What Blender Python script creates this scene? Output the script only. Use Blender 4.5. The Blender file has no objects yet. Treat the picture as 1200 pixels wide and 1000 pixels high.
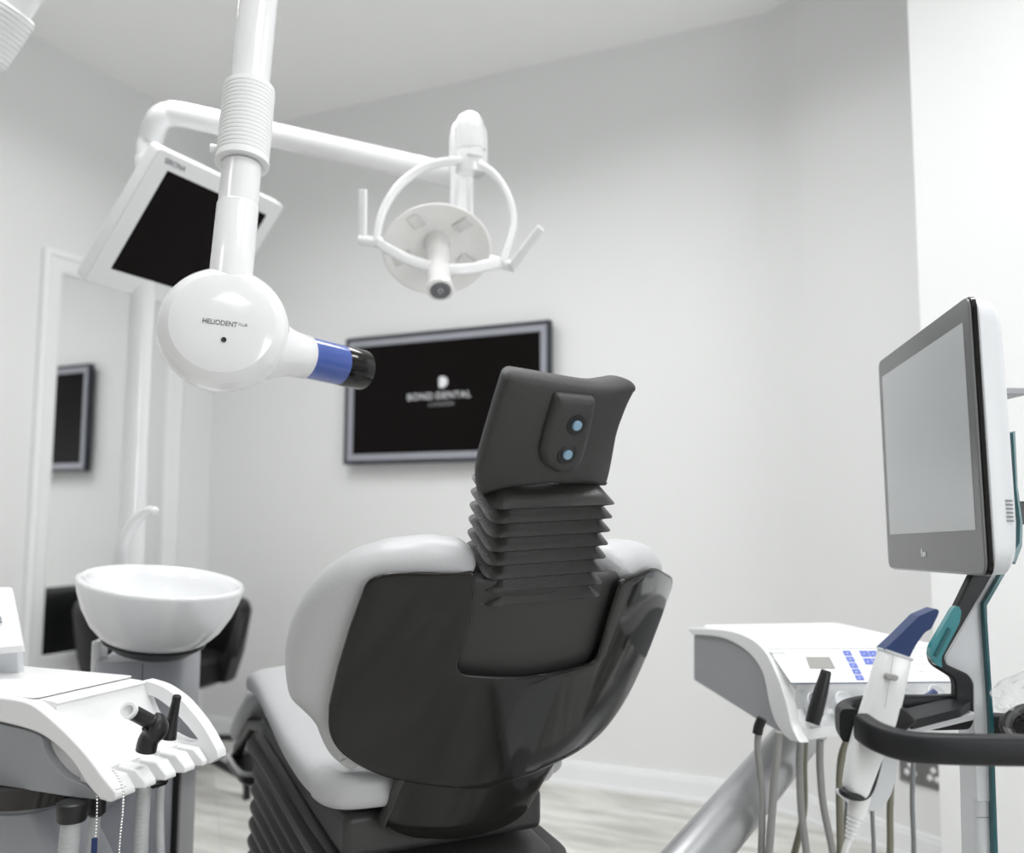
import bpy, bmesh, math, random
from math import sin, cos, pi, radians as rad
from mathutils import Vector as V3, Matrix
from mathutils.geometry import delaunay_2d_cdt
random.seed(7)
SC = bpy.context.scene
COL = SC.collection

# ------------------------------------------------------------------ camera basis
F = 1071.33; YAW, PITCH, ROLL = 0.43934149, 0.09893782, 0.00399518; EYE = 0.9573
sy, cy, sp, cp = sin(YAW), cos(YAW), sin(PITCH), cos(PITCH)
CF = V3((-sy*cp, cy*cp, sp)); _R = V3((cy, sy, 0)); _U = _R.cross(CF)
CR = _R*cos(ROLL) + _U*sin(ROLL); CU = _U*cos(ROLL) - _R*sin(ROLL)
CAM = V3((0, 0, EYE)); RH = V3((cy, sy, 0)); FH = V3((-sy, cy, 0)); ZZ = V3((0, 0, 1))
def ray(x, y): return CF + CR*((x-600)/F) - CU*((y-500)/F)
def P(x, y, d): return CAM + ray(x, y)*d
def PZ(x, y, z):
    r = ray(x, y); return CAM + r*((z-EYE)/r.z)
def PP(x, y, p, n):
    r = ray(x, y); return CAM + r*((p-CAM).dot(n)/r.dot(n))
def LV(r, f, z): return RH*r + FH*f + ZZ*z          # level coordinates: right, forward, height
def DV(r, u, f): return (RH*r + ZZ*u + FH*f).normalized()
def proj(p):
    v = p-CAM; z = v.dot(CF); return (600+F*v.dot(CR)/z, 500-F*v.dot(CU)/z)
def trace(px, py, fn, guess):
    a, b = guess
    for _ in range(30):
        u, v = proj(fn(a, b)); ua, va = proj(fn(a+1e-5, b)); ub, vb = proj(fn(a, b+1e-5))
        j11, j21, j12, j22 = (ua-u)/1e-5, (va-v)/1e-5, (ub-u)/1e-5, (vb-v)/1e-5
        det = j11*j22-j12*j21; ex, ey = px-u, py-v
        da = (ex*j22-j12*ey)/det; db = (j11*ey-j21*ex)/det
        a += max(-.04, min(.04, da)); b += max(-.04, min(.04, db))
    return (a, b)

# ------------------------------------------------------------------ materials
def mat(name, col, rough=.5, metal=0, bump=0, bscale=200, var=0, vscale=6, coat=0, trans=0, ior=1.45, spec=.5, emit=None, alpha=1):
    m = bpy.data.materials.new(name); m.use_nodes = True
    nt = m.node_tree; b = nt.nodes['Principled BSDF']
    b.inputs['Base Color'].default_value = (*col, 1); b.inputs['Roughness'].default_value = rough
    b.inputs['Metallic'].default_value = metal; b.inputs['Coat Weight'].default_value = coat
    b.inputs['Coat Roughness'].default_value = .05; b.inputs['Transmission Weight'].default_value = trans
    b.inputs['IOR'].default_value = ior; b.inputs['Specular IOR Level'].default_value = spec
    b.inputs['Alpha'].default_value = alpha
    if emit: b.inputs['Emission Color'].default_value = (*emit[0], 1); b.inputs['Emission Strength'].default_value = emit[1]
    tc = nt.nodes.new('ShaderNodeTexCoord')
    if var:
        n = nt.nodes.new('ShaderNodeTexNoise'); n.inputs['Scale'].default_value = vscale; n.inputs['Detail'].default_value = 5
        nt.links.new(tc.outputs['Object'], n.inputs['Vector'])
        mx = nt.nodes.new('ShaderNodeMix'); mx.data_type = 'RGBA'
        mx.inputs['A'].default_value = (*[c*(1-var) for c in col], 1); mx.inputs['B'].default_value = (*[min(1, c*(1+var)) for c in col], 1)
        nt.links.new(n.outputs['Fac'], mx.inputs['Factor']); nt.links.new(mx.outputs['Result'], b.inputs['Base Color'])
    if bump:
        n = nt.nodes.new('ShaderNodeTexNoise'); n.inputs['Scale'].default_value = bscale; n.inputs['Detail'].default_value = 3
        nt.links.new(tc.outputs['Object'], n.inputs['Vector'])
        bp = nt.nodes.new('ShaderNodeBump'); bp.inputs['Strength'].default_value = bump; bp.inputs['Distance'].default_value = .002
        nt.links.new(n.outputs['Fac'], bp.inputs['Height']); nt.links.new(bp.outputs['Normal'], b.inputs['Normal'])
    return m
M = dict(
    wall=mat('wall_paint', (.80, .806, .806), .85, bump=.05, bscale=90, var=.01),
    wallrear=mat('rear_wall_absorber', (.45, .45, .44), .8), ceil=mat('ceiling_paint', (.95, .955, .955), .9, bump=.03, bscale=80, var=.01),  # unseen rear wall toned dark to absorb light behind the camera
    trim=mat('white_gloss_trim', (.86, .87, .88), .35, var=.01),
    plastic=mat('white_plastic', (.80, .81, .815), .28, var=.01, coat=.2),
    plastic_matt=mat('matt_white_plastic', (.81, .815, .82), .5, bump=.04, bscale=400, var=.01),
    enamel=mat('white_enamel', (.81, .815, .825), .16, coat=.6, var=.01),
    ceramic=mat('white_ceramic', (.88, .89, .905), .07, coat=.8, var=.008),
    rib=mat('ribbed_sleeve_plastic', (.78, .79, .79), .5, var=.02),
    greypanel=mat('blue_grey_panel', (.42, .435, .475), .38, var=.03),
    greyside=mat('mid_grey_panel', (.30, .31, .325), .4, var=.04, bump=.05),
    ltgrey=mat('light_grey_plastic', (.68, .70, .72), .35, var=.02),
    leather=mat('light_grey_upholstery', (.50, .505, .515), .4, bump=.12, bscale=260, var=.03, vscale=20),
    shell=mat('black_gloss_shell', (.014, .0135, .0125), .09, coat=.0, spec=.4, var=.15, vscale=4),
    dkrub=mat('dark_rubber', (.034, .034, .033), .55, bump=.3, bscale=500, var=.1),
    bellow=mat('pleated_rubber', (.036, .0355, .034), .38, bump=.2, bscale=300, var=.1),
    dkgrey=mat('dark_grey_plastic', (.046, .046, .045), .42, bump=.12, bscale=350, var=.06),
    black=mat('black_plastic', (.012, .012, .013), .35, bump=.15, bscale=600, var=.1),
    blackgl=mat('black_gloss', (.006, .0055, .005), .08, var=.1),
    handle=mat('soft_black_handle', (.012, .0125, .0145), .42, spec=.4, bump=.25, bscale=700, var=.1),
    screen=mat('dark_screen', (.006, .0045, .0045), .3, spec=.08),
    tvframe=mat('navy_black_bezel', (.022, .028, .04), .3),
    tvinner=mat('silver_grey_bezel', (.33, .34, .38), .35, var=.03),
    mirror=mat('mirror_glass', (.95, .96, .96), .005, metal=1),
    alu=mat('brushed_metal', (.46, .465, .48), .34, metal=.85, var=.04, vscale=30),
    chrome=mat('chrome', (.7, .7, .7), .12, metal=1),
    silver=mat('silver_paint', (.5, .5, .5), .35, metal=.3, var=.03),
    blue=mat('blue_film', (.055, .10, .36), .12, coat=.6, var=.05),
    bluetip=mat('blue_tip_plastic', (.020, .043, .135), .32, var=.05),
    bluekey=mat('blue_key', (.13, .18, .55), .4), greykey=mat('grey_key', (.68, .69, .70), .5),
    teal=mat('teal_plastic', (.018, .105, .12), .22, coat=.4, var=.06),
    tealgl=mat('teal_clear_plastic', (.04, .24, .27), .1, coat=.9, var=.08, vscale=40),
    tealdk=mat('dark_teal_groove', (.02, .11, .12), .4),
    lcd=mat('grey_lcd', (.30, .30, .285), .3),
    scrgrey=mat('unlit_screen_glass', (.47, .49, .50), .22, var=.03, vscale=2), bezel=mat('grey_glass_bezel', (.15, .152, .155), .22, var=.02),
    ledw=mat('white_print', (.9, .9, .9), .5), print_grey=mat('grey_print', (.25, .26, .27), .6), print_dk=mat('dark_print', (.10, .10, .11), .6),
    tvlogo=mat('lit_logo', (.6, .6, .62), .5, emit=((.75, .77, .8), .25)), tvlogo2=mat('dim_lit_logo', (.3, .3, .3), .5, emit=((.5, .52, .52), .10)),
    hosegrey=mat('grey_hose', (.32, .32, .31), .45, var=.03), hoseolive=mat('olive_grey_hose', (.23, .22, .17), .45, var=.05),
    hosethin=mat('thin_grey_hose', (.25, .26, .27), .4), suction=mat('suction_hose_grey', (.46, .47, .48), .4, var=.03),
    darkglass=mat('smoky_plastic', (.02, .018, .017), .12, var=.1),
    bag=mat('clear_film', (.93, .95, .97), .15, trans=.9, ior=1.12, alpha=.35), tubleather=mat('black_leather', (.006, .0062, .0065), .45, spec=.3, bump=.2, bscale=120, var=.1),
    reflector=mat('facet_reflector', (.95, .94, .925), .2, coat=.7, var=.04, vscale=14),
    shieldm=mat('frosted_shield', (.80, .80, .785), .15, metal=.2, coat=.5, var=.04, vscale=40),
    socketp=mat('brushed_socket_plate', (.17, .17, .17), .4, metal=.3, var=.05),
    ledblue=mat('blue_button', (.24, .38, .50), .3), tvglass=mat('lens_dark', (.02, .02, .02), .1),
)
def floor_material():
    m = bpy.data.materials.new('grey_wood_floor'); m.use_nodes = True; nt = m.node_tree; b = nt.nodes['Principled BSDF']
    tc = nt.nodes.new('ShaderNodeTexCoord'); mp = nt.nodes.new('ShaderNodeMapping'); mp.inputs['Rotation'].default_value = (0, 0, rad(45))
    br = nt.nodes.new('ShaderNodeTexBrick'); br.offset = .37
    br.inputs['Scale'].default_value = 1; br.inputs['Brick Width'].default_value = .9; br.inputs['Row Height'].default_value = .16
    br.inputs['Mortar Size'].default_value = .0012; br.inputs['Color1'].default_value = (.70, .695, .67, 1); br.inputs['Color2'].default_value = (.60, .595, .575, 1); br.inputs['Mortar'].default_value = (.48, .48, .465, 1)
    mp2 = nt.nodes.new('ShaderNodeMapping'); mp2.inputs['Scale'].default_value = (1.2, 7, 1); mp2.inputs['Rotation'].default_value = (0, 0, rad(45))
    n = nt.nodes.new('ShaderNodeTexNoise'); n.inputs['Scale'].default_value = 2.2; n.inputs['Detail'].default_value = 7; n.inputs['Roughness'].default_value = .62
    rp = nt.nodes.new('ShaderNodeValToRGB'); rp.color_ramp.elements[0].position = .33; rp.color_ramp.elements[0].color = (.62, .61, .59, 1); rp.color_ramp.elements[1].position = .62; rp.color_ramp.elements[1].color = (1.08, 1.08, 1.07, 1)
    mx = nt.nodes.new('ShaderNodeMix'); mx.data_type = 'RGBA'; mx.blend_type = 'MULTIPLY'; mx.inputs['Factor'].default_value = 1
    L = nt.links.new
    L(tc.outputs['Object'], mp.inputs['Vector']); L(mp.outputs[0], br.inputs['Vector']); L(tc.outputs['Object'], mp2.inputs['Vector']); L(mp2.outputs[0], n.inputs['Vector'])
    L(n.outputs['Fac'], rp.inputs['Fac']); L(br.outputs['Color'], mx.inputs['A']); L(rp.outputs['Color'], mx.inputs['B']); L(mx.outputs['Result'], b.inputs['Base Color'])
    b.inputs['Roughness'].default_value = .42
    return m
M['floor'] = floor_material()

# ------------------------------------------------------------------ geometry collector
class G:
    def __init__(s): s.v = []; s.f = []
    def add(s, vs, fs):
        o = len(s.v); s.v += [V3(x) for x in vs]; s.f += [tuple(i+o for i in f) for f in fs]; return s
    def merge(s, g): return s.add(g.v, g.f)
def box(c, ax, ay, az, g=None):
    """c centre, ax ay az half-extent vectors"""
    g = g or G(); vs = [c+ax*i+ay*j+az*k for i in (-1, 1) for j in (-1, 1) for k in (-1, 1)]
    return g.add(vs, [(0, 1, 3, 2), (4, 6, 7, 5), (0, 4, 5, 1), (2, 3, 7, 6), (0, 2, 6, 4), (1, 5, 7, 3)])
def wbox(x0, x1, y0, y1, z0, z1, g=None):
    return box(V3(((x0+x1)/2, (y0+y1)/2, (z0+z1)/2)), V3(((x1-x0)/2, 0, 0)), V3((0, (y1-y0)/2, 0)), V3((0, 0, (z1-z0)/2)), g)
def prism(pts, d, g=None):
    """pts: 3D outline; d: extrusion vector"""
    g = g or G(); n = len(pts); vs = list(pts)+[p+d for p in pts]
    return g.add(vs, [tuple(range(n-1, -1, -1)), tuple(range(n, 2*n))]+[(i, (i+1) % n, n+(i+1) % n, n+i) for i in range(n)])
def loft(secs, g=None, cap=True, closed=False):
    g = g or G(); n = len(secs[0]); vs = [p for s in secs for p in s]; fs = []
    m = len(secs)
    for i in range(m if closed else m-1):
        for j in range(n):
            a, b = i*n, ((i+1) % m)*n; fs.append((a+j, a+(j+1) % n, b+(j+1) % n, b+j))
    if cap and not closed: fs += [tuple(range(n-1, -1, -1)), tuple(range((m-1)*n, m*n))]
    return g.add(vs, fs)
def frame(axis, up=None):
    a = axis.normalized(); h = up or (ZZ if abs(a.z) < .9 else V3((1, 0, 0)))
    u = (h-a*h.dot(a)).normalized(); return a, u, a.cross(u)
def lathe(prof, o, axis, n=40, g=None, cap=True, sx=1, sy_=1, up=None):
    """prof: (radius, distance along axis)"""
    a, u, w = frame(axis, up)
    secs = [[o+a*t+u*(r*sx*cos(2*pi*k/n))+w*(r*sy_*sin(2*pi*k/n)) for k in range(n)] for r, t in prof]
    return loft(secs, g, cap)
def cyl(p0, p1, r0, r1=None, n=32, g=None):
    r1 = r0 if r1 is None else r1; L = (p1-p0).length; e = min(r0, r1)*.08
    return lathe([(r0-e, 0), (r0, e), (r1, L-e), (r1-e, L)], p0, p1-p0, n, g)
def cr(pts, n=8, closed=False):
    out = []; m = len(pts)
    for i in range(m if closed else m-1):
        p = [pts[(i+k-1) % m] if closed else pts[max(0, min(m-1, i+k-1))] for k in range(4)]
        for s in range(n):
            t = s/n; out.append((p[1]*2+(p[2]-p[0])*t+(p[0]*2-p[1]*5+p[2]*4-p[3])*t*t+(p[1]*3-p[0]-p[2]*3+p[3])*t**3)*.5)
    if not closed: out.append(pts[-1].copy())
    return out
def tube(path, r, n=16, g=None, sec=None, up=None, cap=True):
    """path: points; r: radius or function of 0..1; sec: (half along up, half across, power) for a rounded rectangular section"""
    secs = []; m = len(path); prev = None
    for i, p in enumerate(path):
        t = (path[min(i+1, m-1)]-path[max(i-1, 0)]).normalized()
        if up is not None: u = (up-t*up.dot(t)).normalized()
        elif prev is None: _, u, _ = frame(t)
        else: u = (prev-t*prev.dot(t)).normalized()
        prev = u; w = t.cross(u); rr = r(i/(m-1)) if callable(r) else r; s = []
        for k in range(n):
            c, q = cos(2*pi*k/n), sin(2*pi*k/n)
            if sec:
                e = sec[2]; c = math.copysign(abs(c)**e, c)*sec[0]; q = math.copysign(abs(q)**e, q)*sec[1]
            s.append(p+(u*c+w*q)*rr)
        secs.append(s)
    return loft(secs, g, cap)
def fillet(pts, r, n=5):
    """round the corners of a closed outline of 2D or 3D vectors; r a number or one per corner"""
    out = []; m = len(pts)
    for i, p in enumerate(pts):
        ri = r[i] if isinstance(r, (list, tuple)) else r
        a = pts[i-1]-p; b = pts[(i+1) % m]-p; q = min(ri, a.length*.49, b.length*.49)
        if q < 1e-6: out.append(p.copy()); continue
        s = p+a.normalized()*q; e = p+b.normalized()*q
        for k in range(n+1):
            t = k/n; out.append(s*(1-t)**2+p*2*t*(1-t)+e*t*t)
    return out
def rrect(c, u, v, hu, hv, r, n=5):
    return fillet([c-u*hu-v*hv, c+u*hu-v*hv, c+u*hu+v*hv, c-u*hu+v*hv], r, n)
def inside(p, poly):
    c = False; j = len(poly)-1
    for i in range(len(poly)):
        a, b = poly[i], poly[j]
        if (a.y > p.y) != (b.y > p.y) and p.x < (b.x-a.x)*(p.y-a.y)/(b.y-a.y)+a.x: c = not c
        j = i
    return c
def dist(p, poly):
    d = 1e9
    for i in range(len(poly)):
        a, b = poly[i-1], poly[i]; ab = b-a; t = max(0, min(1, (p-a).dot(ab)/max(ab.length_squared, 1e-12))); d = min(d, (p-a-ab*t).length)
    return d
def resample(poly, step):
    out = []
    for i in range(len(poly)):
        a, b = poly[i], poly[(i+1) % len(poly)]; k = max(1, int(round((b-a).length/step)))
        out += [a.lerp(b, t/k) for t in range(k)]
    return out
def area2(poly): return sum(poly[i-1].x*poly[i].y-poly[i].x*poly[i-1].y for i in range(len(poly)))
def pillow(outline, fn, hf, hb, r, cell=.012, nr=5, bulge_f=0, bulge_b=0, bw=.08):
    """2D outline mapped by fn(x,y,h); rounded edge radius r, heights +hf and -hb"""
    g = G(); o = resample([V3((p[0], p[1])).to_2d() for p in outline], cell)
    if area2(o) < 0: o.reverse()
    m = len(o); nrm = []
    for i in range(m):
        t = (o[(i+1) % m]-o[i-1]); t = t.normalized() if t.length > 1e-9 else V3((1, 0)).to_2d(); nrm.append(V3((-t.y, t.x)).to_2d())
    prev_ring = None; sides = []
    for sgn, hh, bl in ((1, hf, bulge_f), (-1, hb, bulge_b)):
        rings = []
        for k in range(nr+1):
            a = k/nr*pi/2; ins = r*(1-cos(a)); rings.append(([o[i]+nrm[i]*ins for i in range(m)], hh*sin(a)*sgn))
        vs = [fn(p.x, p.y, h) for rg, h in rings for p in rg]; fs = []
        for k in range(nr):
            for i in range(m):
                q = (k*m+i, k*m+(i+1) % m, (k+1)*m+(i+1) % m, (k+1)*m+i); fs.append(q if sgn > 0 else q[::-1])
        g.add(vs, fs)
        last = rings[-1][0]; xs = [p.x for p in last]; ys = [p.y for p in last]; pts = []
        x = min(xs)+cell/2
        while x < max(xs):
            y = min(ys)+cell/2
            while y < max(ys):
                p = V3((x+random.uniform(-.0005, .0005), y)).to_2d()
                if inside(p, last) and dist(p, last) > cell*.55: pts.append(p)
                y += cell
            x += cell
        V, _, FF = delaunay_2d_cdt(last+pts, [], [list(range(m))], 1, 1e-7)[:3]
        vv = []
        for p in V:
            d = dist(p, last) if bl else 0; q = min(1, d/bw); vv.append(fn(p.x, p.y, sgn*(hh+bl*sin(q*pi/2))))
        g.add(vv, [tuple(f) if sgn > 0 else tuple(f)[::-1] for f in FF])
    g.weld = True
    return g
def spin_torus(c, axis, R_, r_, n=32, k=10, g=None, a0=0, a1=2*pi):
    a, u, w = frame(axis); secs = []
    full = abs(a1-a0-2*pi) < 1e-6
    for i in range(n if full else n+1):
        t = a0+(a1-a0)*i/n; d = u*cos(t)+w*sin(t); secs.append([c+d*(R_+r_*cos(2*pi*j/k))+a*(r_*sin(2*pi*j/k)) for j in range(k)])
    return loft(secs, g, cap=not full, closed=full)
def sphere(c, r, n=16, g=None): return lathe([(max(1e-4, r*sin(pi*i/n)), -r*cos(pi*i/n)) for i in range(n+1)], c, ZZ, n*2, g)
def text(s, c, u, v, size, depth=.0004, align='CENTER', sx=1, space=1):
    cu = bpy.data.curves.new('t', 'FONT'); cu.body = s; cu.size = size; cu.align_x = align; cu.align_y = 'CENTER'; cu.extrude = depth/2; cu.space_character = space
    o = bpy.data.objects.new('t', cu); COL.objects.link(o); dg = bpy.context.evaluated_depsgraph_get(); dg.update()
    me = bpy.data.meshes.new_from_object(o.evaluated_get(dg)); w = u.cross(v); g = G()
    g.add([c+u*(p.co.x*sx)+v*p.co.y+w*p.co.z for p in me.vertices], [tuple(f.vertices) for f in me.polygons])
    bpy.data.objects.remove(o); bpy.data.curves.remove(cu); bpy.data.meshes.remove(me)
    return g

# ------------------------------------------------------------------ object makers
def wl(o):
    l = V3(o.location)
    while o.parent: o = o.parent; l = l+V3(o.location)
    return l
def obj(name, g, m, parent=None, bevel=0, seg=2, sharp=35, sub=0, label=None, flat=False):
    lo = V3([min(p[i] for p in g.v) for i in range(3)]); hi = V3([max(p[i] for p in g.v) for i in range(3)]); c = (lo+hi)/2
    if not parent: c.z = lo.z
    me = bpy.data.meshes.new(name); me.from_pydata([p-c for p in g.v], [], g.f)
    bm = bmesh.new(); bm.from_mesh(me)
    if getattr(g, 'weld', False): bmesh.ops.remove_doubles(bm, verts=bm.verts, dist=2e-5)
    bmesh.ops.recalc_face_normals(bm, faces=bm.faces); bm.to_mesh(me); bm.free()
    me.materials.append(M[m] if isinstance(m, str) else m)
    if not flat:
        me.polygons.foreach_set('use_smooth', [True]*len(me.polygons)); me.set_sharp_from_angle(angle=rad(sharp))
    me.update()
    o = bpy.data.objects.new(name, me); COL.objects.link(o)
    if parent: o.parent = parent; o.location = c-wl(parent)
    else: o.location = c
    if bevel:
        b = o.modifiers.new('bevel', 'BEVEL'); b.width = bevel; b.segments = seg; b.limit_method = 'ANGLE'; b.angle_limit = rad(35); b.use_clamp_overlap = True
        if not flat: b.harden_normals = True
    if sub: s = o.modifiers.new('sub', 'SUBSURF'); s.levels = sub; s.render_levels = sub
    if label: o['label'] = label
    return o
def tag(o, label, cat, group=None):
    o['label'] = label; o['category'] = cat
    if group: o['group'] = group
    return o
def thing(name, loc, label, cat, group=None):
    o = bpy.data.objects.new(name, None); o.empty_display_size = .05; COL.objects.link(o); o.location = loc; return tag(o, label, cat, group)
def struct(name, g, m, **k):
    o = obj(name, g, m, **k); o['kind'] = 'structure'; return o

# ================================================================== THE ROOM
XL, YB, HC = -3.019, 3.187, 2.75
YR = -2.2; XR = 2.0
struct('floor', wbox(XL-.1, XR+.1, YR-.1, YB+.1, -.1, 0), 'floor', flat=True)
struct('ceiling', wbox(XL-.1, XR+.1, YR-.1, YB+.1, HC, HC+.1), 'ceil', flat=True)
struct('wall_left', wbox(XL-.1, XL, YR-.1, YB+.1, 0, HC), 'wall', flat=True)
struct('wall_rear', wbox(XL, XR, YR-.1, YR, 0, HC), 'wallrear', flat=True)
struct('wall_right', wbox(XR, XR+.1, YR, 2.42, 0, HC), 'wall', flat=True)
# back wall with its rounded bend towards the camera
bend = [V3((XL, YB, 0)), V3((-.52, YB, 0))]
for p in cr([V3((-.52, YB, 0)), V3((-.445, 3.158, 0)), V3((-.385, 3.107, 0))], 8)[1:]: bend.append(p)
bend += [V3((-.01, 2.863, 0)), V3((.12, 2.78, 0))]
def strip(path, off, th, z0, z1):
    """solid following a plan path; its room side lies OFF in front of the path, TH thick"""
    g = G(); a = []; b = []
    for i, p in enumerate(path):
        t = (path[min(i+1, len(path)-1)]-path[max(i-1, 0)]).normalized(); n = V3((t.y, -t.x, 0)); a.append(p+n*off); b.append(p+n*(off-th))
    secs = [[V3((p.x, p.y, z0)), V3((p.x, p.y, z1)), V3((q.x, q.y, z1)), V3((q.x, q.y, z0))] for p, q in zip(a, b)]
    return loft(secs, g)
struct('wall_back', strip(bend, 0, .1, 0, HC), 'wall', sharp=50)
bb = [p.copy() for p in bend[:-1]]; bb[-1] = V3((-.012, 2.864, 0))
gbb = strip(bb, .014, .014, 0, .066); gbb.merge(strip(bb, .019, .019, .0, .012)); gbb.merge(strip(bb, .010, .010, .066, .078))
struct('baseboard_back', gbb, 'trim', sharp=30)
struct('baseboard_left', wbox(XL, XL+.014, YR, YB-.001, 0, .078), 'trim', bevel=.003)
# the bright projecting wall at the right of the frame
CX = LV((1086-600)/F*2.2, 2.2, 0)
struct('wall_recess', wbox(CX.x, XR+.1, CX.y, YB+.1, 0, HC), 'wall', flat=True)

# ================================================================== TELEVISION
tv = thing('television', V3((-1.808, YB, 1.174)), 'wide flat television on the back wall showing a white clinic logo on black', 'television')
x0, x1, z0, z1, yt = -2.250, -1.318, 1.172, 1.703, YB-.05
obj('housing', wbox(x0+.02, x1-.02, yt+.012, YB-.001, z0+.02, z1-.02), 'black', tv, .006)
def ring_frame(x0, x1, z0, z1, w, y0, y1):
    g = G(); secs = []
    for xx, zz, sx_, sz in ((x0, z0, 1, 1), (x1, z0, -1, 1), (x1, z1, -1, -1), (x0, z1, 1, -1)):
        secs.append([V3((xx, y0, zz)), V3((xx+sx_*w, y0, zz+sz*w)), V3((xx+sx_*w, y1, zz+sz*w)), V3((xx, y1, zz))])
    return loft(secs, g, closed=True)
obj('bezel', ring_frame(x0, x1, z0, z1, .014, yt, yt+.03), 'tvframe', tv, .003, label='dark navy outer bezel')
obj('inner_bezel', ring_frame(x0+.0141, x1-.0141, z0+.0141, z1-.0141, .027, yt+.004, yt+.028), 'tvinner', tv, .002, label='silver grey inner bezel')
scr = obj('screen', wbox(x0+.0405, x1-.0405, yt+.008, yt+.026, z0+.0405, z1-.0405), 'screen', tv)
ux, uz = V3((1, 0, 0)), V3((0, 0, 1)); yl = yt+.0074
lc = PP(516, 464, V3((0, yl, 0)), V3((0, 1, 0)))
obj('logo_word', text('BOND', lc-ux*.034, ux, uz, .038, .0006, 'RIGHT', 1.02, 1.12), 'tvlogo', scr, flat=True, label='lit white word BOND')
obj('logo_word', text('DENTAL', lc-ux*.022, ux, uz, .038, .0006, 'LEFT', 1.02, 1.12), 'tvlogo', scr, flat=True, label='lit white word DENTAL')
e = PP(519, 448, V3((0, yl, 0)), V3((0, 1, 0)))
ge = prism(fillet([e+ux*-.018+uz*.022, e+ux*.004+uz*.024, e+ux*.021+uz*.012, e+ux*.021-uz*.010, e+ux*.004-uz*.022, e-ux*.018-uz*.022], .010), V3((0, -.0006, 0)))
obj('logo_emblem', ge, 'tvlogo', scr, flat=True)
obj('logo_word', text('LONDON', lc-uz*.034+ux*.004, ux, uz, .022, .0006, space=1.3), 'tvlogo2', scr, flat=True, label='dim second line of the logo')

# ================================================================== MIRROR ON LEFT WALL
mi = thing('wall_mirror', V3((XL, 2.62, .35)), 'tall mirror in a white moulded frame on the left wall, reflecting the television', 'mirror')
y0, y1, z0, z1 = 2.275, 2.985, .365, 1.955
def yframe(y0, y1, z0, z1, w, xa, xb):
    g = G(); secs = []
    for yy, zz, s1, s2 in ((y0, z0, 1, 1), (y1, z0, -1, 1), (y1, z1, -1, -1), (y0, z1, 1, -1)):
        secs.append([V3((xa, yy, zz)), V3((xb-.008, yy, zz)), V3((xb, yy+s1*w*.2, zz+s2*w*.2)), V3((xb-.006, yy+s1*w*.35, zz+s2*w*.35)), V3((xb-.008, yy+s1*w*.75, zz+s2*w*.75)), V3((xb-.015, yy+s1*w, zz+s2*w)), V3((xa, yy+s1*w, zz+s2*w))])
    return loft(secs, g, closed=True)
obj('mirror_frame', yframe(y0, y1, z0, z1, .080, XL+.001, XL+.032), 'trim', mi, sharp=20)
obj('glass', wbox(XL+.001, XL+.010, y0+.075, y1-.075, z0+.075, z1-.075), 'mirror', mi, flat=True)

# ================================================================== BLACK TUB CHAIR
bc = LV(-1.25, 3.43, 0)
tc_ = thing('tub_chair', bc, 'black leather tub chair on a star base behind the white rinse bowl', 'chair')
sc_ = bc-RH*.03+FH*.0
gs = G(); secs = []
fdir = math.atan2(-.55, 1)         # open front direction
for i in range(61):
    t = -pi*.78+2*pi*.78*i/60; a = t+rad(150); r = .275
    fall = abs(t)/(pi*.78); top = .675-.06*fall**1.5-.13*max(0, (fall-.8)/.2)**2
    dx = V3((cos(a), sin(a), 0)); lean = .035
    secs.append([sc_+dx*(r-.015)+ZZ*.36, sc_+dx*(r+.012)+ZZ*.45, sc_+dx*(r+lean)+ZZ*(top-.03), sc_+dx*(r+lean-.008)+ZZ*(top-.006), sc_+dx*(r+lean-.025)+ZZ*top, sc_+dx*(r+lean-.045)+ZZ*(top-.01), sc_+dx*(r+lean-.055)+ZZ*(top-.04), sc_+dx*(r-.05)+ZZ*.45, sc_+dx*(r-.06)+ZZ*.36])
loft(secs, gs); obj('shell_back', gs, 'tubleather', tc_, sharp=60)
obj('seat', lathe([(.02, 0), (.20, 0), (.235, .02), (.243, .05), (.235, .085), (.2, .10), (.02, .105)], sc_+ZZ*.345, ZZ, 40), 'tubleather', tc_)
obj('stem', lathe([(.045, .0), (.045, .02), (.028, .03), (.028, .25), (.06, .26)], bc+ZZ*.075, ZZ, 24), 'black', tc_)
t1 = PZ(289, 937, .0); r0 = (t1-bc); a0 = math.atan2(r0.y, r0.x); R0 = r0.length
for k in range(4):
    d = V3((cos(a0+k*pi/2), sin(a0+k*pi/2), 0))
    pth = [bc+d*.02+ZZ*.135, bc+d*(R0*.45)+ZZ*.115, bc+d*(R0-.04)+ZZ*.075, bc+d*(R0-.008)+ZZ*.058, bc+d*R0+ZZ*.035, bc+d*R0+ZZ*.001]
    obj('leg', tube(cr(pth, 6), .013), 'black', tc_)

# ================================================================== TREATMENT UNIT: COLUMN, BOWL, POLE
uc = P(170, 850, 1.78); ux_ = DV(1, 0, .12); uy_ = V3((-ux_.y, ux_.x, 0))
ub = V3((uc.x, uc.y, 0)); un = thing('rinse_unit', ub, 'blue grey unit column carrying a white rinse bowl and a tall white pole', 'dental unit')
hw = .080
body = prism(rrect(ub+ZZ*.02+uy_*.02, ux_, uy_, hw, .10, .03), ZZ*.665); obj('column_body', body, 'greypanel', un, .002)
obj('corner_strip', prism(rrect(ub+ZZ*.02+ux_*(hw-.001)+uy_*(-.064), ux_, uy_, .006, .012, .004), ZZ*.50), 'black', un, .001, label='black strip down the column corner')
obj('corner_strip', prism(rrect(ub+ZZ*.02-ux_*(hw+.002)+uy_*(-.03), ux_, uy_, .008, .025, .004), ZZ*.70), 'enamel', un, .002, label='white strip down the column edge')
obj('panel_seam', box(ub+ZZ*.35-uy_*.0802+ux_*.012, ux_*.0008, uy_*.0006, ZZ*.33), 'print_dk', un)
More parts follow.
